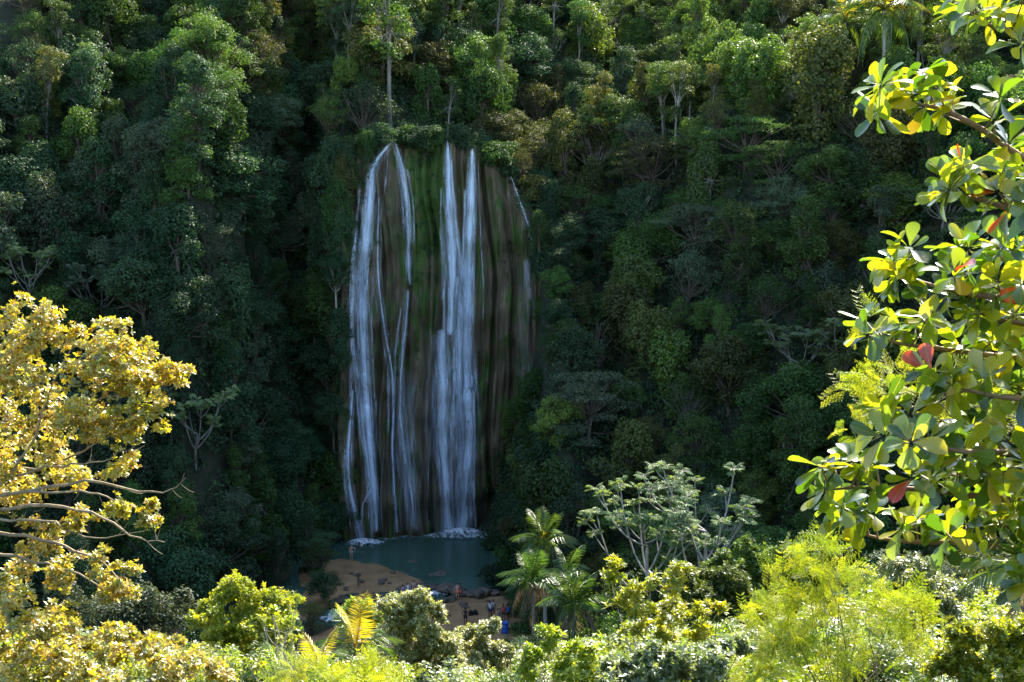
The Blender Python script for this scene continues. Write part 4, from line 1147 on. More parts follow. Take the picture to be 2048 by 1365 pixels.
def palm(center, foot, L, rng, label, n=15, mats=('palm',), dry=0, yellow=0, spathe=False, trunk_r=.16, flat=0.0, group=None):
    e = empty('palm_tree', tuple(foot), label, 'palm', group)
    c = np.asarray(center) - np.asarray(foot)
    mb = MB(); tube(mb, bez((0, 0, -.5), (c[0] * .3, c[1] * .3, c[2] * .5), c, 9), np.linspace(trunk_r * 1.25, trunk_r * .8, 9), 8)
    link('trunk', mb.mesh('trunk', True), M['bark_pale' if trunk_r < .2 else 'bark'], e)
    for i in range(n):
        a = i * 2.39996 + rng.uniform(-.25, .25); k = i / n
        typ = 'up' if k > .72 else 'hang' if k < .22 else 'arch'
        tilt = (.75 if typ == 'up' else .25 if typ == 'arch' else -.25) + rng.uniform(-.18, .18) - flat
        mat = M['palm']
        if i < dry: mat = M['palm_dry']
        elif i >= n - yellow: mat = M['palm_yellow']
        link('frond', FROND[typ][rng.integers(len(FROND[typ]))], mat, e, tuple(c), (tilt, 0, a), L * rng.uniform(.85, 1.1))
    if spathe:
        mb = MB(); K = kite(.22, .05)
        for j in range(9):
            d = unit(np.array([rng.uniform(-.5, .5), rng.uniform(-.5, .5), 1.0]))
            scatter(mb, K, np.array([c + [0, 0, .2]]), frames(d[None], np.array([[0, -1., 0]])), rng.uniform(.7, 1.2), rng.uniform(.5, 1))
        link('flower_spathe', mb.mesh('flower_spathe'), M['palm_yellow'], e, label='bright yellow upright flower sheath')
        mb = MB(); tube(mb, bez(c, c + [-.1, 0, 1.4], c + [-.4, 0, 2.3], 5), np.linspace(.05, .015, 5), 4)
        link('spear_leaf', mb.mesh('spear_leaf'), M['bark_tan'], e)
    return e
pr = np.random.default_rng(31)
def palm_px(px, py, Y, L, label, **k):
    c = at(px, py, Y); f = np.array([c[0] + pr.uniform(-.4, .4), c[1] + .3, 0]); f[2] = max(Hland(f[0], f[1]), -.4) - .1
    return palm(c, f, L, pr, label, **k)
palm_px(1086, 1088, 120, 3.7, 'feathery palm with bright yellow flower sheath, highest by the pool', n=26, spathe=True, dry=0, group='palms on the bank by the pool')
palm_px(1066, 1168, 112, 3.6, 'palm with dry grey hanging fronds in the middle of its clump', n=27, dry=6, group='palms on the bank by the pool')
palm_px(1146, 1216, 104, 3.6, 'lowest and nearest palm of the clump right of the beach', n=26, dry=3, group='palms on the bank by the pool')
palm_px(1135, 1150, 116, 3.3, 'dark palm tucked between the yellow-flowered palm and the lowest palm', n=13, group='palms on the bank by the pool')
palm_px(1768, 20, 163, 6.2, 'coconut palm with drooping yellowish fronds at the top edge', n=22, dry=0, yellow=9, trunk_r=.18)
palm_px(1690, 45, 166, 4.6, 'pale young palm just left of the coconut palm, top edge', n=14, yellow=2, trunk_r=.15)
palm_px(1845, 0, 168, 5.0, 'palm mostly cut off by the top edge right of coconut palm', n=15, yellow=3, trunk_r=.16)
palm_px(712, 1302, 56, 2.5, 'palm with one upright bright yellow frond, bottom middle', n=15, yellow=3, dry=2, group='low palms of the foreground thicket')
palm_px(560, 1362, 44, 1.7, 'small green palm at the bottom edge beside a leafless grey shrub', n=12, group='low palms of the foreground thicket')
palm_px(2060, 1165, 48, 3.0, 'shaded palm under the large-leaved branches at the right edge', n=12, dry=3, group='low palms of the foreground thicket')
palm_px(640, 1345, 50, 2.0, 'low palm left of the yellow-fronded palm, bottom edge', n=12, yellow=3, dry=1, group='low palms of the foreground thicket')

# ------------------------------------------------------------------ foreground plants
fr = np.random.default_rng(41)
L_ob = leaf(.24, ((0, .08), (.62, 1.0), (1, .12)), fold=.14, droop=.14)
L_pt = leaf(.19, ((0, .1), (.45, 1.0), (.8, .6), (1, .04)), fold=.12, droop=.2)
L_round = leaf(.30, ((0, .1), (.4, .8), (.75, 1.0), (1, .12)), fold=.10, droop=.12)
ROS_GOLD = [rosette(L_ob, 9, fr, .45, 1.0, .35, .5, .25) for _ in range(6)]
ROS_PT = [rosette(L_pt, 8, fr, .5, 1.0, .5, .45, .2) for _ in range(5)]
ROS_ROUND = [rosette(L_round, 7, fr, .55, 1.0, .5, .45, .2) for _ in range(5)]
def twig_T(rng, n=15, K=None, length=1.6):
    K = K or kite(.26, .05); parts = []
    for i in range(n):
        t = i / (n - 1); a = i * 2.4 + rng.uniform(-.4, .4); el = rng.uniform(.1, .9)
        d = np.array([math.cos(a) * math.cos(el), math.sin(el), math.sin(a) * math.cos(el)])
        nr = np.array([-math.cos(a) * .5, .8, -math.sin(a) * .5]) + rng.normal(size=3) * .4
        parts.append((K, frames(d[None], nr[None])[0], [0, (t - .5) * length, 0], rng.uniform(.6, 1.1), rng.uniform(-.2, .2)))
    return merge_T(parts)
TWIG = [twig_T(fr) for _ in range(6)]
def feather_T(rng):
    K = kite(.16, .02, .4); parts = []
    for i in range(7):
        for sd in (-1, 1):
            p0 = np.array([0, .12 + i * .12, -.04 * i * i * .35]); pl = .34 * (1 - .05 * i)
            for j in range(7):
                q = (j + 1) / 7; b = p0 + np.array([sd * pl * q, pl * .45 * q, -.10 * q * q])
                for s2 in (-1, 1):
                    d = np.array([sd * .35, s2 * 1.0, -.25]) + rng.normal(size=3) * .15
                    parts.append((K, frames(unit(d)[None], np.array([[rng.normal() * .3, rng.normal() * .3, 1.]]))[0], b, .085 * rng.uniform(.8, 1.2), rng.uniform(-.15, .15)))
    return merge_T(parts)
FEATHER = [feather_T(fr) for _ in range(3)]

def near_plant(name, label, cat, lobes, foot, tmpl, size, n, mat, bark='bark', group=None, trunk_r=.08, up=.55, twigs=.5, vr=(.25, .75), inner=.55, parts_n=0, branches=(), limbs=True):
    """lobes: (px, py, Y, radius m); leaf clusters fill each lobe, limbs run from the foot to every lobe"""
    rng = np.random.default_rng(abs(hash(label)) % 1000 if False else sum(map(ord, label)) % 9973)
    C = np.array([at(l[0], l[1], l[2]) for l in lobes]); Rr = np.array([l[3] for l in lobes])
    if foot is None:
        f = C.mean(0) + [0, 1.0, 0]
    else: f = at(foot[0], 1300, foot[1])
    f = np.array([f[0], f[1], Hland(f[0], f[1])])
    e = empty(name, tuple(f), label, cat, group)
    C0 = C
    sub = 6                                          # break every lobe into uneven smaller ones
    so = rand_unit(len(C) * sub, rng) * (np.repeat(Rr, sub) * rng.uniform(.25, .95, len(C) * sub))[:, None]
    C = np.repeat(C, sub, 0) + so; Rr = np.repeat(Rr, sub) * rng.uniform(.30, .62, len(Rr) * sub)
    k = rng.choice(len(C), n, p=Rr ** 1.6 / (Rr ** 1.6).sum())
    d = rand_unit(n, rng); d[:, 2] = np.where(d[:, 2] < -.5, -d[:, 2], d[:, 2])
    rad = inner + (1.08 - inner) * rng.random(n) ** .6
    P = C[k] + d * (Rr[k] * rad)[:, None] * [1, 1, .85]
    shoot = rng.random(n) < .06
    P[shoot] += (rng.random((shoot.sum(), 1)) ** 2) * (Rr[k][shoot])[:, None] * [[0, 0, .9]] + rng.normal(size=(shoot.sum(), 3)) * [.05, .05, 0]
    ax = unit(d * (1 - up) + np.array([0, 0, up]) + rng.normal(size=(n, 3)) * .3)
    R = frames(ax, rand_unit(n, rng))
    sc_ = size * rng.uniform(.75, 1.2, n)
    val = np.clip(rng.uniform(vr[0], vr[1], n) + .12 * rng.normal(size=n), 0, 1)
    near = np.argsort(P[:, 1] + rng.uniform(0, .6, n))
    single = set(near[:parts_n].tolist())
    mb = MB()
    ti = rng.integers(len(tmpl), size=n)
    for q in range(len(tmpl)):
        s = np.array([i for i in np.nonzero(ti == q)[0] if i not in single], int)
        scatter(mb, tmpl[q], P[s] - f, R[s], sc_[s], val[s])
    crown = link('foliage' if parts_n else 'crown', mb.mesh('crown'), mat, e)
    if parts_n: crown['kind'] = 'stuff'
    if parts_n:
        meshes = []
        for q in range(len(tmpl)):
            for vv in (.3, .5, .7):
                b = MB(); scatter(b, tmpl[q], np.zeros((1, 3)), np.eye(3)[None], 1.0, vv); meshes.append(b.mesh('leaf_cluster'))
        from mathutils import Matrix
        for i in single:
            o = link('leaf_cluster', meshes[ti[i] * 3 + int(np.clip((val[i] - .2) * 5, 0, 2))], mat, e)
            mt = np.eye(4); mt[:3, :3] = R[i] * sc_[i]; mt[:3, 3] = P[i] - f
            o.matrix_local = Matrix(mt.tolist())
    w = MB()
    C, Cs = C0, C
    top = (C.mean(0) - f); fk = np.array([top[0] * .45, top[1] * .45, max(.3, top[2] * .45)])
    tr = bez((0, 0, -.3), (rng.normal() * .1, 0, fk[2] * .6), fk, 6); tube(w, tr, np.linspace(trunk_r, trunk_r * .7, 6), 7)
    for c in (C - f if limbs else []):
        m_ = (fk + c) / 2 + np.array([rng.normal() * .15, rng.normal() * .15, -.15 * np.linalg.norm(c - fk)])
        tube(w, bez(fk, m_, c, 8), np.linspace(trunk_r * .5, trunk_r * .12, 8), 5)
    sel = rng.random(n) < (twigs if limbs else 0)
    for i in np.nonzero(sel)[0]:
        c = Cs[k[i]] - f; q = P[i] - f
        tube(w, np.array([c + (q - c) * .15, (c + q) / 2 + [0, 0, -.04 * Rr[k[i]]], q]), [trunk_r * .12, trunk_r * .09, trunk_r * .05], 3)
    link('trunk', w.mesh('trunk', True), M[bark], e)
    for pl in branches:
        pl = np.asarray(pl, float); b = MB()
        B_ = np.array([at(p[0], p[1], p[2]) for p in pl]) - f
        t = np.linspace(0, len(B_) - 1, 16); S = np.stack([np.interp(t, np.arange(len(B_)), B_[:, q]) for q in range(3)], -1)
        S[1:-1] = (S[:-2] + S[1:-1] * 2 + S[2:]) / 4
        S[1:-1] += rng.normal(size=(14, 3)) * .02
        tube(b, S, np.linspace(pl[0, 3], pl[-1, 3], 16), 6)
        for _ in range(6):
            j = rng.integers(3, 15); q = S[j] + unit(rng.normal(size=3) + [.8, 0, .2]) * rng.uniform(.2, .55)
            tube(b, bez(S[j], (S[j] + q) / 2 + [0, 0, -.05], q, 5), np.linspace(pl[-1, 3] * .9, .004, 5), 4)
        link('branch', b.mesh('branch', True), M[bark], e)
    return e

near_plant('golden_leaved_tree', 'large golden-leaved tree with tan branches filling the left edge', 'tree',
  [(20, 650, 26.5, .55), (90, 665, 26, .6), (170, 672, 26, .55), (230, 700, 25.5, .5), (60, 750, 26, 1.0), (170, 770, 25.2, .95), (260, 765, 25.5, .7), (315, 775, 25.6, .5), (355, 760, 25.8, .28), (290, 730, 26, .4), (300, 825, 25, .42),
   (60, 880, 26, 1.0), (180, 870, 25.5, .8), (250, 855, 25, .5), (20, 980, 26, .6), (235, 930, 25, .33), (130, 950, 26.5, .5), (300, 1045, 25, .3), (240, 1020, 25, .33), (160, 1040, 25.5, .4), (80, 1070, 26, .5), (300, 1010, 25.2, .2),
   (215, 1130, 25, .33), (250, 1190, 25, .30), (130, 1140, 25.5, .42), (40, 1150, 26, .5), (270, 1130, 25, .22), (210, 1185, 25.4, .3), (-60, 760, 27, 1.4), (-60, 1000, 27, 1.4)],
  (-90, 27.5), ROS_GOLD, .088, 6000, M['gold'], 'bark_tan', None, .13, .45, .35, (.2, .85), .35, 300,
  [[(-60, 1000, 26, .045), (60, 985, 25.6, .035), (170, 960, 25.2, .025), (280, 985, 25, .016), (345, 985, 25, .010), (372, 955, 25, .004)],
   [(-60, 1030, 26, .045), (90, 1005, 25.6, .03), (200, 1030, 25.2, .02), (265, 1075, 25, .014), (330, 1085, 25, .006)],
   [(-40, 1060, 26, .04), (110, 1085, 25.6, .03), (210, 1125, 25.2, .02), (262, 1190, 25, .008)],
   [(-60, 930, 26.4, .04), (80, 940, 26, .03), (170, 900, 25.5, .02), (260, 850, 25.2, .008)],
   [(-40, 1100, 26, .035), (70, 1120, 25.6, .025), (180, 1160, 25.3, .016), (240, 1215, 25.2, .006)],
   [(-40, 860, 26.6, .04), (120, 830, 26, .028), (230, 790, 25.5, .016), (340, 770, 25.7, .006)],
   [(60, 985, 25.6, .025), (180, 985, 25.2, .018), (260, 1010, 25, .012), (310, 1045, 25, .005)],
   [(0, 960, 25.8, .03), (110, 930, 25.5, .02), (200, 925, 25.1, .012), (290, 880, 25, .005)],
   [(-20, 1000, 25.8, .03), (60, 900, 25.5, .02), (100, 780, 25.4, .014), (150, 680, 25.6, .005)], [(-30, 1040, 25.7, .03), (90, 1040, 25.4, .022), (190, 1080, 25.1, .014), (300, 1060, 25, .005)]], limbs=False)
near_plant('golden_leaved_shrub', 'low golden-leaved bush spreading along the bottom left corner', 'shrub',
  [(0, 1210, 24, .5), (60, 1270, 23, .6), (150, 1290, 23, .55), (230, 1300, 23, .5), (310, 1320, 23, .45), (380, 1330, 23.5, .35), (430, 1345, 23.5, .3), (340, 1290, 24, .25), (60, 1350, 22, .7), (200, 1360, 22, .6), (330, 1370, 22, .55), (440, 1380, 23, .4), (120, 1240, 24, .45), (-40, 1300, 23, .7)],
  (150, 23), ROS_GOLD, .10, 2400, M['gold'], 'bark_tan', None, .06, .55, .2, (.15, .75), .4)
near_plant('yellow_green_tree', 'yellow-green bushy tree in sun left of the river', 'tree',
  [(455, 1190, 75, 1.0), (490, 1205, 75, 1.0), (540, 1198, 75, .8), (405, 1245, 75, .9), (450, 1250, 74, 1.2), (510, 1255, 74, 1.3), (560, 1245, 75, 1.1), (480, 1300, 74, 1.5), (578, 1205, 76, .7), (560, 1300, 75, 1.2), (420, 1215, 76, .6)],
  None, TWIG, .19, 2400, M['yellow'], 'bark', None, .1, .5, .1)
near_plant('leafless_shrub', 'grey leafless shrub with a few big yellow leaves, bottom left of centre', 'shrub',
  [(545, 1215, 40, .22), (570, 1255, 40, .2), (585, 1245, 40, .18), (525, 1240, 40, .15), (495, 1325, 40, .28), (520, 1335, 40, .22), (560, 1280, 40, .15), (600, 1270, 40, .15)],
  (590, 40), ROS_ROUND, .17, 46, M['yellow'], 'bark_pale', None, .06, .6, 1.0, (.6, 1.0), .3, 0,
  [[(600, 1380, 40, .035), (570, 1310, 40, .025), (555, 1260, 40, .015), (545, 1220, 40, .006)], [(575, 1320, 40, .02), (540, 1280, 40, .014), (520, 1235, 40, .005)], [(562, 1290, 40, .018), (585, 1255, 40, .012), (590, 1225, 40, .005)],
   [(590, 1370, 40, .02), (540, 1350, 40, .012), (500, 1325, 40, .005)]])
near_plant('lime_green_shrub', 'small ball-shaped bright yellow bush beside the river foam', 'shrub',
  [(720, 1222, 68, .75), (742, 1228, 68, .65), (705, 1240, 68, .6), (735, 1250, 68, .9)], None, TWIG, .18, 600, M['lime'], 'bark', None, .05, .6, .1, (.45, .95))
near_plant('yellow_topped_tree', 'sunlit tree with yellow-green top standing before the beach', 'tree',
  [(785, 1214, 60, .40), (812, 1212, 60, .45), (842, 1203, 60, .45), (868, 1215, 60, .42), (885, 1232, 60, .35), (800, 1230, 60, .8), (845, 1235, 60, .9), (815, 1280, 60, 1.1), (870, 1290, 60, 1.0), (905, 1310, 60, .7), (785, 1320, 60, 1.1), (850, 1340, 60, 1.2), (920, 1350, 60, .8), (780, 1370, 59, 1.0)],
  None, TWIG, .17, 3000, M['silver'], 'bark', None, .09, .6, .08, (.35, .95))
near_plant('pale_leaved_tree', 'pale silvery-yellow tree in sun at the front edge of the beach', 'tree',
  [(985, 1255, 62, .45), (955, 1262, 62, .55), (925, 1275, 62, .55), (905, 1290, 62, .4), (960, 1300, 62, .8), (1000, 1320, 62, .7), (930, 1340, 62, .9), (1000, 1360, 62, .9), (960, 1370, 61, 1.0), (1030, 1350, 62, .6)],
  None, TWIG, .16, 2300, M['silver'], 'bark', None, .08, .6, .08, (.3, .8))
near_plant('large_leaved_shrub', 'yellow-green large-leaved bush at the bottom edge right of centre', 'shrub',
  [(1085, 1262, 32, .22), (1105, 1285, 32, .3), (1070, 1310, 32, .35), (1140, 1305, 32, .33), (1180, 1325, 32, .33), (1120, 1345, 32, .45), (1055, 1345, 32, .32), (1205, 1350, 32, .4), (1160, 1365, 31.5, .4), (1225, 1320, 32.5, .25)],
  None, ROS_PT, .16, 520, M['yellow'], 'bark_pale', None, .05, .6, .25, (.3, .8))
near_plant('large_leaved_shrub', 'tall yellow large-leaved bush with orange tips right of the palms', 'shrub',
  [(1232, 1128, 40, .26), (1222, 1160, 40, .28), (1262, 1185, 40, .4), (1300, 1175, 40, .4), (1345, 1165, 40, .42), (1362, 1140, 40, .3), (1290, 1225, 40, .5), (1350, 1225, 40, .45), (1240, 1215, 40, .35), (1405, 1215, 40, .35), (1445, 1210, 40, .25), (1330, 1270, 40, .45), (1270, 1270, 40, .4), (1390, 1270, 40, .4)],
  None, ROS_PT, .19, 560, M['yellow'], 'bark_pale', None, .06, .6, .3, (.35, .95))
near_plant('green_shrub', 'mid-green sunlit bush behind the orange-tipped yellow bush', 'shrub',
  [(1385, 1150, 66, .9), (1425, 1160, 66, 1.1), (1475, 1175, 66, 1.1), (1440, 1205, 65, 1.4), (1500, 1215, 66, 1.0), (1360, 1190, 66, .9)],
  None, TWIG, .19, 2000, M['bright'], 'bark', None, .07, .55, .1, (.3, .9))
near_plant('glossy_shrub', 'dark glossy bush below the candelabra trees, lit along its top', 'shrub',
  [(1440, 1118, 80, .9), (1500, 1120, 80, 1.2), (1555, 1122, 80, 1.2), (1605, 1135, 80, 1.2), (1520, 1160, 80, 1.6), (1580, 1175, 80, 1.7), (1640, 1165, 80, 1.3)],
  None, TWIG, .24, 2200, M['bright'], 'bark', None, .08, .6, .1, (.2, .9))
near_plant('green_shrub', 'rounded pale green bush beneath the lowest large-leaved branch', 'shrub',
  [(1800, 1165, 58, .9), (1850, 1180, 58, 1.1), (1900, 1205, 58, 1.1), (1935, 1255, 58, .9), (1870, 1250, 58, 1.3), (1810, 1220, 58, 1.0), (1960, 1290, 57, .8)],
  None, TWIG, .2, 1700, M['silver'], 'bark', None, .08, .6, .08, (.1, .6))
near_plant('feathery_tree', 'lime-green feathery-leaved tree filling the bottom right', 'tree',
  [(1645, 1095, 38, .35), (1610, 1135, 38, .5), (1680, 1140, 38, .5), (1560, 1180, 38, .5), (1640, 1190, 38, .8), (1720, 1200, 38, .7), (1540, 1245, 38, .7), (1620, 1265, 38, .9), (1700, 1270, 38, .9), (1780, 1230, 38, .6), (1830, 1210, 38.5, .4), (1780, 1300, 38, .8), (1590, 1330, 37.5, .9), (1690, 1345, 37.5, .9), (1520, 1320, 38, .8), (1850, 1310, 38, .7), (1500, 1365, 37.5, .6), (1860, 1250, 38, .45), (1450, 1350, 38, .4)],
  (1700, 38), FEATHER, .60, 620, M['lime'], 'bark_tan', None, .05, .25, .12, (.1, 1.0), .55, 0,
  [[(1700, 1390, 38, .03), (1690, 1290, 37.6, .022), (1675, 1210, 37.6, .015), (1640, 1110, 37.8, .006)], [(1760, 1390, 38, .03), (1745, 1300, 37.5, .018), (1720, 1200, 37.6, .006)], [(1640, 1390, 38, .03), (1600, 1290, 37.5, .018), (1540, 1230, 37.6, .006)]])
near_plant('yellow_green_shrub', 'dense yellow-green bush in the bottom right corner', 'shrub',
  [(1925, 1275, 30, .4), (1985, 1275, 30, .45), (2040, 1290, 30, .45), (1950, 1325, 30, .55), (2020, 1340, 30, .55), (1890, 1335, 30, .4), (1960, 1375, 29.5, .55), (2060, 1370, 30, .5)],
  None, TWIG, .12, 1500, M['yellow'], 'bark', None, .05, .6, .1, (.2, .8))
near_plant('glossy_shrub', 'light speckled bush at the bottom edge left of the feathery tree', 'shrub',
  [(1240, 1345, 30, .35), (1300, 1330, 30, .4), (1370, 1325, 30, .45), (1440, 1320, 30.5, .4), (1330, 1365, 29.5, .5), (1420, 1368, 29.5, .5), (1480, 1300, 31, .3), (1250, 1380, 29.5, .45)],
  None, TWIG, .13, 1500, M['silver'], 'bark', None, .05, .6, .1, (.0, .6))
near_plant('feathery_shrub', 'yellow ferny bush with brown dead leaves at the bottom edge', 'shrub',
  [(600, 1350, 34, .35), (650, 1365, 34, .35), (700, 1350, 34, .35), (750, 1345, 34, .3), (730, 1375, 33.5, .4), (800, 1370, 34, .3), (560, 1375, 34, .3)],
  None, FEATHER, .55, 130, M['lime'], 'bark_tan', None, .04, .2, .4, (.5, 1.0), .1)
near_plant('feathery_tree', 'drooping feathery branches behind the large-leaved tree, right', 'tree',
  [(1745, 625, 15, .12), (1730, 650, 15, .12), (1705, 770, 15, .12), (1760, 770, 15, .16), (1800, 740, 15, .14), (1740, 810, 15, .14), (1690, 860, 15, .10), (1720, 855, 15, .12), (1680, 885, 15, .07), (1810, 780, 15, .14), (1870, 800, 15, .18), (1920, 790, 15.2, .2), (1900, 850, 15.2, .2), (1980, 800, 15.4, .22), (2030, 830, 15.4, .22), (1960, 760, 15.3, .2)],
  (2350, 15.5), FEATHER, .26, 170, M['lime'], 'bark_tan', None, .05, .05, .3, (.2, .95), .0, 0,
  [[(2150, 900, 15.4, .02), (1960, 835, 15.2, .014), (1800, 845, 15, .009), (1690, 890, 15, .003)], [(2150, 860, 15.4, .02), (1950, 815, 15.2, .012), (1860, 812, 15, .009), (1740, 830, 15, .003)], [(2150, 760, 15.4, .018), (1900, 770, 15.2, .010), (1790, 740, 15, .003)]], limbs=False)

# shrubs round the palm stems and plants closing in on the corners of the cliff
er = np.random.default_rng(88)
for px, Y, h, c, lab in [(1058, 108, 3.6, 'mid', 'mid-green bush at the stem of the dry-fronded palm'), (1098, 105, 4.0, 'bright', 'fresh green bush between the palm stems'), (1150, 101, 3.6, 'mid', 'mid-green bush under the lowest palm'), (1180, 104, 4.2, 'bright', 'fresh green bush just right of the palm clump'), (1122, 101, 3.2, 'mid', 'small mid-green bush before the palm stems')]:
    g = at(px, 1250, Y); g = np.array([g[0], g[1], Hland(g[0], g[1])])
    plant('bush', (g[0], g[1], g[2] - .2), h, c, er, lab, 'bushes round the palms', 'bark', 1.2)
for kind, px, py, h, c, lab in [('vine', 690, 335, 5.0, 'teal', 'dark creeper curtain covering the upper left corner of the cliff'), ('shrub', 705, 300, 3.0, 'mid', 'shrub on the upper left corner of the cliff'), ('shrub', 1008, 332, 3.4, 'teal', 'dark shrub on the sloping right shoulder of the cliff'),
                                ('vine', 1078, 470, 4.6, 'mid', 'creeper curtain beside the high right trickle'), ('vine', 1088, 545, 5.0, 'teal', 'dark creeper curtain right of the forked trickle'), ('round', 1092, 630, 4.6, 'mid', 'small round tree low beside the forked trickle'),
                                ('shrub', 850, 292, 2.2, 'mid', 'ferny tuft hanging over the top of the mossy rib'), ('shrub', 984, 308, 2.8, 'mid', 'shrub hanging over the lip right of the tallest stream'), ('vine', 1020, 870, 5.0, 'bright', 'leafy creeper hanging over the short low trickle')]:
    g = on_cliff(float(px), float(py), .5)
    plant(kind, (g[0], g[1], g[2] - h * .4), h, c, er, lab, 'plants clinging to the cliff edges', 'bark', 1.0)

# filler shrubs on the near slope, individually planted below the line of sight to the gorge
def top_limit(px):
    return np.interp(px, [0, 350, 450, 600, 680, 760, 900, 1010, 1060, 1200, 1300, 1500, 1650, 2048], [1255, 1290, 1310, 1310, 1320, 1330, 1345, 1345, 1320, 1290, 1260, 1190, 1130, 1150])
fp = []; sr = np.random.default_rng(77)
for _ in range(4000):
    y = sr.uniform(46, 104); x = sr.uniform(-.42, .42) * y
    p = np.array([x, y, 0.]); p[2] = Hland(x, y)
    px, py, _ = proj(p)
    if px < -120 or px > 2170 or any(np.linalg.norm(p - q) < 1.7 + .014 * y for q, _, _, _ in fp): continue
    h = sr.uniform(2.2, 5.2)
    tx, ty, _ = proj(p + [0, 0, h])
    lim = top_limit(tx)
    if ty < lim:
        h = (proj(p)[1] - lim) / max(1, (proj(p)[1] - ty)) * h
    if h < 1.3 or proj(p + [0, 0, h])[1] > 1375: continue
    fp.append((p, h, px, sr.choice(['yellow', 'bright', 'silver', 'lime', 'silver', 'yellow'])))
BUSH_HIDDEN = {0, 1, 3, 4, 5, 7, 9, 11, 12, 14, 17, 18, 19, 20, 21, 22, 23, 24, 25, 27, 29, 30, 31, 32, 33, 34, 35, 36, 39, 40, 41, 42, 43, 44, 45, 46, 47, 49, 50, 51, 52, 53, 57, 60, 62, 63, 64, 66, 69, 71, 73, 75, 76, 77, 78, 79, 80, 81, 83, 84, 85, 86, 87, 89, 90, 92, 94, 96, 97, 98, 99, 103, 104, 106, 108, 109, 111, 112, 113, 114, 115, 117, 119, 122, 123, 124, 125, 126, 128, 130, 131, 132, 133, 134, 135, 136, 137, 138, 139, 140, 141, 142, 143, 144, 145, 148, 150, 153, 154, 155, 157, 158, 159, 161, 162, 163, 164, 166, 168, 170, 173, 174, 176, 180, 181, 182, 183, 184, 185, 187, 188, 189, 191, 192, 195, 196, 199, 200, 201, 202, 204, 205, 206, 207, 208, 209, 213, 214, 215, 217, 218, 219, 221, 225, 227, 228, 229, 231, 232, 233, 234, 236, 238, 239, 240, 241, 242, 243, 244, 245, 247, 248, 249, 250, 251, 253, 254, 255, 257, 258, 259, 260, 262, 263, 264, 265, 266, 267, 268, 269, 270, 271, 273, 274, 276, 277, 278, 279, 281, 282, 283, 285, 286, 289, 290, 291, 294, 295, 297, 298, 300, 301, 302, 303, 306, 308}
fb = {}; planted_bush = []
for pid, q in enumerate(fp):
    if pid in BUSH_HIDDEN: continue
    q = q + (pid,)
    reg = 'left of the river' if q[2] < 640 else 'below the beach' if q[2] < 1040 else 'right of the palms' if q[2] < 1480 else 'by the feathery tree'
    fb.setdefault((q[3], reg, 'near' if q[0][1] < 75 else 'deeper'), []).append(q)
for (c, reg, nearness), lst in fb.items():
    lst.sort(key=lambda t: t[2])
    for j, q in enumerate(lst):
        lab = f'{COLOR[c]} filler shrub in the {nearness} thicket {reg}'.replace('filler ', '') + (f', {ORD[j]} from left' if len(lst) > 1 else '')
        planted_bush.append((q[4], plant('bush', (q[0][0], q[0][1], q[0][2] - .15), q[1], c, np.random.default_rng(9000 + q[4]), lab, 'shrubs of the sunlit foreground thicket', None, 1.15).name))
# ------------------------------------------------------------------ the large-leaved tree whose branches enter from the right
from mathutils import Matrix
ar = np.random.default_rng(55)
foot = np.array([4.6, 9.6, 0.]); foot[2] = Hland(foot[0], foot[1])
tree = empty('large_leaved_tree', tuple(foot), 'large-leaved tree with glossy green, yellow and red leaves entering from the right', 'tree')
BR = [[(2150, 80), (2050, 70), (1985, 55), (1945, 25)], [(2150, 370), (2040, 315), (1960, 255), (1880, 215), (1800, 205), (1762, 222)],
      [(2150, 440), (2040, 425), (1960, 400), (1890, 385)], [(2150, 620), (2020, 600), (1920, 585), (1840, 565), (1795, 545)],
      [(2150, 740), (2010, 715), (1900, 700), (1810, 690), (1738, 672)], [(2150, 900), (2020, 905), (1920, 905), (1830, 880), (1770, 875)],
      [(2150, 1010), (2010, 1000), (1900, 985), (1790, 975), (1700, 975), (1650, 982)], [(2150, 1110), (2030, 1100), (1930, 1085), (1820, 1085), (1740, 1075), (1680, 1045)],
      [(2150, 1180), (2080, 1160), (2040, 1150)], [(2150, 660), (2060, 650), (2000, 640), (1950, 625)], [(2150, 520), (2060, 510), (1990, 520), (1930, 530)], [(2150, 820), (2060, 800), (1970, 790), (1900, 770)], [(2150, 950), (2060, 945), (1980, 950), (1880, 950)], [(2150, 1060), (2080, 1050), (2010, 1055), (1960, 1040)]]
Ldef = [leaf(.275, ((0, .06), (.18, .26), (.42, .68), (.68, 1.0), (.86, .90), (.96, .52), (1, .08)), fold=f, droop=dr, curl=cu) for f, dr, cu in ((.10, .15, .05), (.16, .30, -.06), (.05, .08, .0), (.20, .42, .08), (.08, -.12, .04))]
almond_leaf = []
for T in Ldef:
    b = MB(); b.add(T[0], T[1], .5, T[3]); almond_leaf.append(b.mesh('leaf', True, True))
w = MB(); tube(w, bez((0, 0, -.6), (.3, 0, 2.5), (.1, 0, 7.5), 10), np.linspace(.16, .06, 10), 9); link('trunk', w.mesh('trunk', True), M['bark'], tree)
leaves = []; branch_objs = []
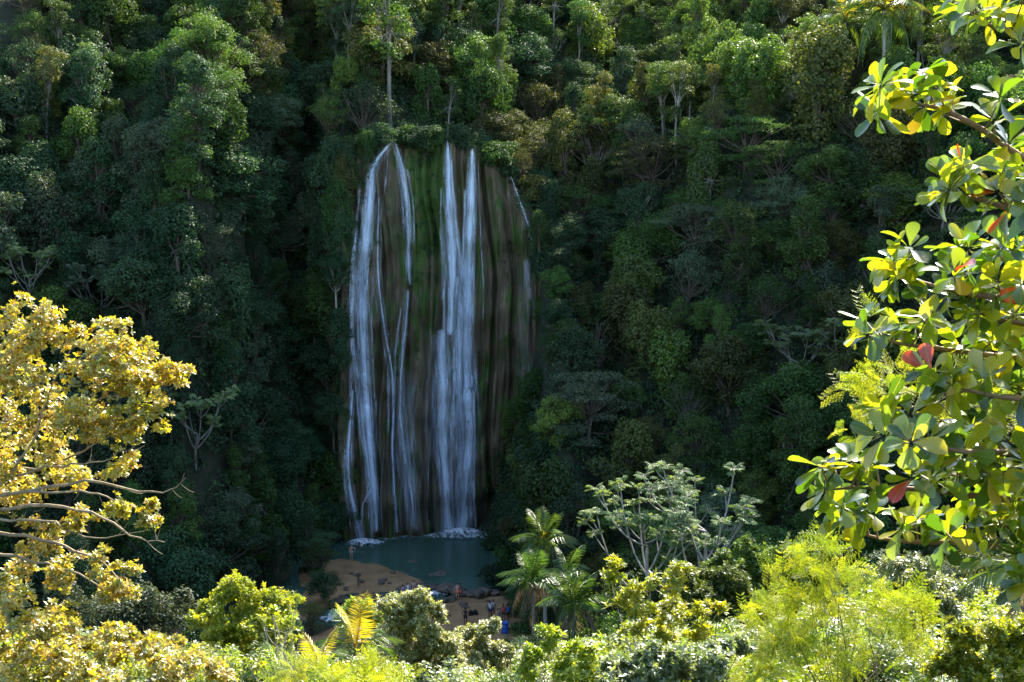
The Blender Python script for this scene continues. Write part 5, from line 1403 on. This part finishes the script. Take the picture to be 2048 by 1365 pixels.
for bi, line in enumerate(BR):
    Y0 = 9.2 + .5 * math.sin(bi * 2.1)
    Q = np.array([at(p[0], p[1], Y0 + .5 * (p[0] - 1900) / 250 * math.cos(bi * 1.3)) for p in line])
    t = np.linspace(0, len(Q) - 1, 22); S = np.stack([np.interp(t, np.arange(len(Q)), Q[:, k]) for k in range(3)], -1)
    for _ in range(2): S[1:-1] = (S[:-2] + S[1:-1] * 2 + S[2:]) / 4
    b = MB()
    hub = foot + [.1, 0, float(np.clip(S[0, 2] - foot[2] - .3, 1.5, 7.3))]
    S2 = np.vstack([bez(hub, (hub + S[0]) / 2 + [0, 0, -.1], S[0], 6)[:-1], S])
    tube(b, S2 - foot, np.linspace(.035, .007, len(S2)), 7)
    ncl = max(4, int(len(line) * 2.9))
    for ci in range(ncl):
        u = ci / (ncl - 1); j = int(round((1 - u) * 21)); j = max(2, j)
        tip = S[min(21, j)] + ar.normal(size=3) * [.05, .16, .05]
        side = np.array([ar.uniform(-.6, .2), ar.uniform(-.5, .5), ar.uniform(.1, .9)]) if ci else (S[21] - S[19]) / np.linalg.norm(S[21] - S[19]) + [0, 0, .35]
        ax = unit(side)
        if ci:
            e_ = tip + ax * ar.uniform(.06, .18); tube(b, bez(S[min(21, j)] - foot, (S[min(21, j)] + e_) / 2 - foot - [0, 0, .02], e_ - foot, 5), np.linspace(.008, .005, 5), 5)
        else: e_ = S[21]
        nl = int(ar.integers(9, 13))
        yx = unit(np.cross(ax, [.3, 1, .2])); zx = np.cross(ax, yx)
        for li in range(nl):
            a = li * 2.39996 + ar.uniform(-.35, .35); el = ar.uniform(-.15, .95) if li % 3 else ar.uniform(-.7, .1)
            d = unit(ax * math.sin(el) + (yx * math.cos(a) + zx * math.sin(a)) * math.cos(el) + [0, 0, .10])
            nr = unit(ax * math.cos(el) - (yx * math.cos(a) + zx * math.sin(a)) * math.sin(el) + ar.normal(size=3) * .35 + [0, 0, .25])
            L_ = ar.uniform(.11, .215)
            p = e_ + d * .025
            leaves.append((p, d, nr, L_, ar.integers(5), bi))
    branch_objs.append(link('branch', b.mesh('branch', True), M['twig_red'], tree))
inv = []
for p, d, nr, L_, q, bi in leaves:
    x, y, f = proj(p + d * L_ * .6)
    inv.append((0 if -40 < x < 2060 and -40 < y < 1400 else 1, f))
order = sorted(range(len(leaves)), key=lambda i: inv[i])
mass = MB()
red = set()                                          # the few old leaves that have turned red
for tx, ty in ((1855, 545), (1765, 668), (1912, 195), (1740, 1118), (1985, 605), (1905, 900), (1995, 470)):
    red.add(min(order[:300], key=lambda i: np.hypot(proj(leaves[i][0] + leaves[i][1] * leaves[i][3] * .6)[0] - tx, proj(leaves[i][0] + leaves[i][1] * leaves[i][3] * .6)[1] - ty) + (1e3 if i in red else 0)))
for rank, i in enumerate(order):
    p, d, nr, L_, q, bi = leaves[i]
    R = frames(d[None], nr[None])[0] * L_
    if rank < 300:
        o = link('leaf', almond_leaf[q], M['almond_red' if i in red else 'almond'], branch_objs[bi])
        if i in red: o['label'] = 'old red leaf'
        mt = np.eye(4); mt[:3, :3] = R; mt[:3, 3] = p - foot; o.matrix_local = Matrix(mt.tolist())
    else:
        scatter(mass, Ldef[q][:3], (p - foot)[None], R[None] / L_, L_, ar.random() * .975)
o = link('foliage', mass.mesh('foliage', True), M['almond_mass'], tree); o['kind'] = 'stuff'
print('almond leaves', len(leaves))

# ------------------------------------------------------------------ people and their things on the beach
def solid(name, colr, rough=.7):
    return plain_mat(name, tuple(c * .85 for c in colr), colr, 6, rough)
M['skin_light'] = solid('skin_light', (.46, .28, .20), .55); M['skin_dark'] = solid('skin_dark', (.14, .075, .045), .55)
M['hair'] = solid('hair_dark', (.018, .013, .010))
CL = {'orange': (.75, .16, .03), 'black': (.012, .012, .014), 'white': (.70, .72, .78), 'navy': (.02, .03, .12), 'blue': (.04, .12, .55), 'red': (.45, .06, .08), 'lilac': (.38, .30, .55), 'grey': (.25, .25, .27), 'pink': (.62, .32, .30)}
for k, v in CL.items(): M['cloth_' + k] = solid('cloth_' + k, v, .85)

def skin_obj(name, joints, edges, mat, parent, root=0, sub=2):
    me = bpy.data.meshes.new(name)
    keys = list(joints); ix = {k: i for i, k in enumerate(keys)}
    me.from_pydata([joints[k][:3] for k in keys], [(ix[a], ix[b]) for a, b in edges], [])
    o = link(name, me, None, parent)
    me.materials.append(mat)
    md = o.modifiers.new('skin', 'SKIN')
    for i, k in enumerate(keys):
        r = joints[k][3]; sv = me.skin_vertices[0].data[i]
        sv.radius = (r, r * (joints[k][4] if len(joints[k]) > 4 else 1)); sv.use_root = i == root
    md.use_smooth_shade = True
    ss = o.modifiers.new('smooth', 'SUBSURF'); ss.levels = sub; ss.render_levels = sub
    return o

def person(pos, rz, label, skin, top, bottom, pose='stand', group=None, h=1.72, arms=(0.12, 0.12), hair='hair'):
    e = empty('person', tuple(pos), label, 'person', group, rz, h / 1.75)
    sit = pose == 'sit'
    dz = -.50 if sit else 0.0
    J = {'pelvis': (0, 0, .95 + dz, .145, .8), 'waist': (0, 0, 1.10 + dz, .125, .75), 'chest': (0, -.01, 1.30 + dz, .155, .72), 'neckb': (0, 0, 1.46 + dz, .075), 'neck': (0, -.01, 1.52 + dz, .055), 'jaw': (0, -.03, 1.58 + dz, .072, 1.0),
         'head': (0, -.02, 1.66 + dz, .088, 1.05), 'crown': (0, 0, 1.73 + dz, .055)}
    E = [('pelvis', 'waist'), ('waist', 'chest'), ('chest', 'neckb'), ('neckb', 'neck'), ('neck', 'jaw'), ('jaw', 'head'), ('head', 'crown')]
    for s, n, ao in ((-1, 'l', arms[0]), (1, 'r', arms[1])):
        if sit:
            J['hip' + n] = (s * .10, -.02, .43, .088); J['knee' + n] = (s * .14, -.42, .52, .062); J['ankle' + n] = (s * .14, -.52, .09, .042); J['toe' + n] = (s * .16, -.72, .05, .034)
        else:
            st = .03 * s
            J['hip' + n] = (s * .10, 0, .88, .092); J['knee' + n] = (s * .115, -.03 + st, .49, .062); J['ankle' + n] = (s * .12, st, .09, .042); J['toe' + n] = (s * .15, -.17 + st, .04, .034)
        E += [('pelvis', 'hip' + n), ('hip' + n, 'knee' + n), ('knee' + n, 'ankle' + n), ('ankle' + n, 'toe' + n)]
        J['sh' + n] = (s * .185, 0, 1.42 + dz, .062); J['elb' + n] = (s * (.235 + ao), .02, 1.13 + dz, .044)
        hx, hy, hz = s * (.23 + ao * .6), -.16, .90 + dz
        J['wri' + n] = (hx, hy + .02, hz, .030); J['palm' + n] = (hx, hy - .02, hz - .07, .034, .5)
        E += [('neckb', 'sh' + n), ('sh' + n, 'elb' + n), ('elb' + n, 'wri' + n), ('wri' + n, 'palm' + n)]
        for fi, (fx, fl) in enumerate(((-.03, .07), (-.01, .085), (.01, .08), (.03, .065))):
            J[f'f{fi}{n}'] = (hx + fx * .4, hy - .02 + fx, hz - .07 - fl, .009); E.append(('palm' + n, f'f{fi}{n}'))
        J['thumb' + n] = (hx - s * .03, hy - .06, hz - .09, .010); E.append(('palm' + n, 'thumb' + n))
    skin_obj('body', J, E, M[skin], e)
    def cloth(name, keys, mat, grow):
        jj = {k: (J[k][0], J[k][1], J[k][2], J[k][3] * grow) + tuple(J[k][4:]) for k in keys}
        ed = [x for x in E if x[0] in keys and x[1] in keys]
        skin_obj(name, jj, ed, mat, e, 0, 1)
    if bottom:
        J['thl'] = tuple(np.array(J['hipl'][:3]) * .35 + np.array(J['kneel'][:3]) * .65) + (.085,); J['thr'] = tuple(np.array(J['hipr'][:3]) * .35 + np.array(J['kneer'][:3]) * .65) + (.085,)
        E += [('hipl', 'thl'), ('hipr', 'thr')]
        cloth('shorts', ['pelvis', 'hipl', 'hipr', 'thl', 'thr'], M['cloth_' + bottom], 1.14)
    if top:
        cloth('shirt', ['waist', 'pelvis', 'chest', 'neckb', 'shl', 'shr'], M['cloth_' + top], 1.13)
    bm = bmesh.new(); bmesh.ops.create_uvsphere(bm, u_segments=14, v_segments=9, radius=.112)
    for v in list(bm.verts):
        if v.co.z < -.035 and v.co.y < .02: bm.verts.remove(v)
        elif v.co.y < 0: v.co.y *= .85
    me = bpy.data.meshes.new('hair'); bm.to_mesh(me); bm.free(); me.materials.append(M['hair'])
    link('hair', me, None, e, (0, .015, 1.68 + dz))
    # nose and ears
    b = MB()
    for cpos, sz in (((0, -.125, 1.635 + dz), (.014, .02, .022)), ((-.092, -.01, 1.64 + dz), (.012, .02, .03)), ((.092, -.01, 1.64 + dz), (.012, .02, .03))):
        V = np.array([[1, 0, 0], [-1, 0, 0], [0, 1, 0], [0, -1, 0], [0, 0, 1], [0, 0, -1]]) * sz + cpos
        b.add(V, [[0, 2, 4], [2, 1, 4], [1, 3, 4], [3, 0, 4], [2, 0, 5], [1, 2, 5], [3, 1, 5], [0, 3, 5]])
    link('face', b.mesh('face', True), M[skin], e)
    return e

def on_sand(px, py):
    p = at_z(px, py, -.4)
    for _ in range(4): p = at_z(px, py, float(np.maximum(Hfloor(np.array([p[0]]), np.array([p[1]]))[0], Hland(p[0], p[1]))))
    return p
person(on_sand(915, 1200), .2, 'person in orange shorts and pinkish top at the pool outlet', 'skin_light', 'pink', 'orange', h=1.75)
person(on_sand(921, 1199), -.3, 'person in dark clothes close beside the person in orange shorts', 'skin_dark', 'black', 'red', h=1.68)
person(on_sand(931, 1250), 2.8, 'lone person in black shirt standing on the middle of the beach', 'skin_dark', 'black', 'black', h=1.72)
p = at_z(703, 1120, .05); person(p, .5, 'bare-chested person standing at the left edge of the pool', 'skin_light', None, 'grey', h=1.75, arms=(.05, .2))
p = at_z(719, 1113, -.9); person((p[0], p[1], -.95), 2.0, 'bather waist-deep in the pool beside the bare-chested person', 'skin_dark', None, 'black', h=1.7)
for k, (px, py, top, bot, lab, rz) in enumerate([(806, 1192, 'lilac', 'navy', 'person in lilac shirt seated left on the rocks by the cascade', 1.0), (816, 1188, 'white', 'grey', 'person in white shirt seated in the middle of the rock group', .4), (827, 1186, 'pink', 'navy', 'person in pinkish shirt seated nearest the small cascade', -.5)]):
    p = on_sand(px, py); person((p[0], p[1], -.05), rz, lab, 'skin_light', top, bot, 'sit', 'people seated on the rocks by the cascade')
gp = 'people gathered under the palms'
person(on_sand(980, 1236), .3, 'person in white shirt and navy shorts, leftmost under the palms', 'skin_dark', 'white', 'navy', group=gp)
person(on_sand(986, 1234), -.6, 'person in white shirt and black shorts, second under the palms', 'skin_dark', 'white', 'black', group=gp)
person(on_sand(997, 1242), .9, 'person in pale grey shirt seated under the palms', 'skin_light', 'grey', 'navy', 'sit', gp)
person(on_sand(1007, 1243), -.2, 'person in red shirt standing behind the blue barrel', 'skin_dark', 'red', 'black', group=gp)
person(on_sand(1016, 1243), .4, 'person in blue shirt, rightmost of the group under the palms', 'skin_dark', 'blue', 'black', group=gp)

# blue barrel
M['barrel'] = plain_mat('blue_plastic', (.010, .075, .30), (.016, .10, .38), 3, .4, spec=.5)
c = on_sand(1010, 1266)
prof = [(.0, 0), (.27, 0), (.29, .03), (.285, .12), (.30, .15), (.30, .20), (.285, .23), (.29, .45), (.305, .48), (.305, .54), (.29, .57), (.285, .80), (.30, .83), (.30, .88), (.26, .90), (.25, .885), (0, .885)]
mb = MB(); ns = 22; a = np.arange(ns) / ns * 2 * math.pi
V = np.array([[r * math.cos(t), r * math.sin(t), z] for r, z in prof for t in a]) * 1.2
i = np.arange(len(prof) - 1)[:, None] * ns; j = np.arange(ns)[None]; k = (j + 1) % ns
mb.add(V, np.stack([i + j, i + k, i + ns + k, i + ns + j], -1).reshape(-1, 4))
brl = empty('barrel', tuple(c), 'blue plastic barrel standing beneath the palms beside the beach', 'barrel')
link('drum', mb.mesh('drum', True), M['barrel'], brl)
mb = MB(); a = np.linspace(0, 2 * math.pi, 25)
tube(mb, np.stack([.365 * np.cos(a), .365 * np.sin(a), np.full(25, 1.03)], -1), .018, 6); link('rim', mb.mesh('rim', True), M['barrel'], brl)

# two black bags
def bag(px, py, label, s):
    c = on_sand(px, py); e = empty('bag', tuple(c), label, 'bag', 'black bags on the beach', .4 * s)
    bm = bmesh.new(); bmesh.ops.create_cube(bm, size=1.0); bmesh.ops.subdivide_edges(bm, edges=bm.edges[:], cuts=3, use_grid_fill=True)
    for v in bm.verts:
        x, y, z = v.co
        f = 1 - .35 * (z + .5) ** 2
        v.co = (x * .55 * f * (1 - .3 * abs(y)), y * .32 * f, (z + .5) * .5 * (1 - .25 * x * x))
    bmesh.ops.bevel(bm, geom=[ed for ed in bm.edges if ed.calc_face_angle(0) > .8], offset=.03, segments=2, affect='EDGES')
    me = bpy.data.meshes.new('bag_body'); bm.to_mesh(me); bm.free(); me.materials.append(M['cloth_black'])
    link('bag_body', me, None, e)
    mb = MB(); tube(mb, bez((-.15, 0, .42), (0, 0, .75), (.15, 0, .42), 9), .015, 5); link('strap', mb.mesh('strap', True), M['cloth_black'], e)
bag(942, 1231, 'left one of two black bags set down on the beach', 1); bag(951, 1230, 'right one of two black bags set down on the beach', -1)

# wooden post on the sandbank
c = at_z(717, 1173, .1)
mb = MB(); tube(mb, [(0, 0, -.3), (.01, 0, .4), (0, .01, 1.0), (-.01, 0, 1.35), (-.01, 0, 1.38)], [.12, .115, .11, .10, .02], 9)
pst = empty('wooden_post', tuple(c), 'dark wooden post standing upright on the sandbank left of the river', 'post')
link('shaft', mb.mesh('shaft'), M['bark'], pst)
mb = MB(); tube(mb, [(0, 0, 1.38), (0, 0, 1.43), (0, 0, 1.47)], [.10, .09, .02], 9); link('cap', mb.mesh('cap'), M['bark'], pst)
mb = MB(); tube(mb, [(0, -.02, 0.0), (.14, -.1, .3), (.16, -.08, .38)], [.03, .025, .01], 5); link('rope_end', mb.mesh('rope_end'), M['bark_tan'], pst)
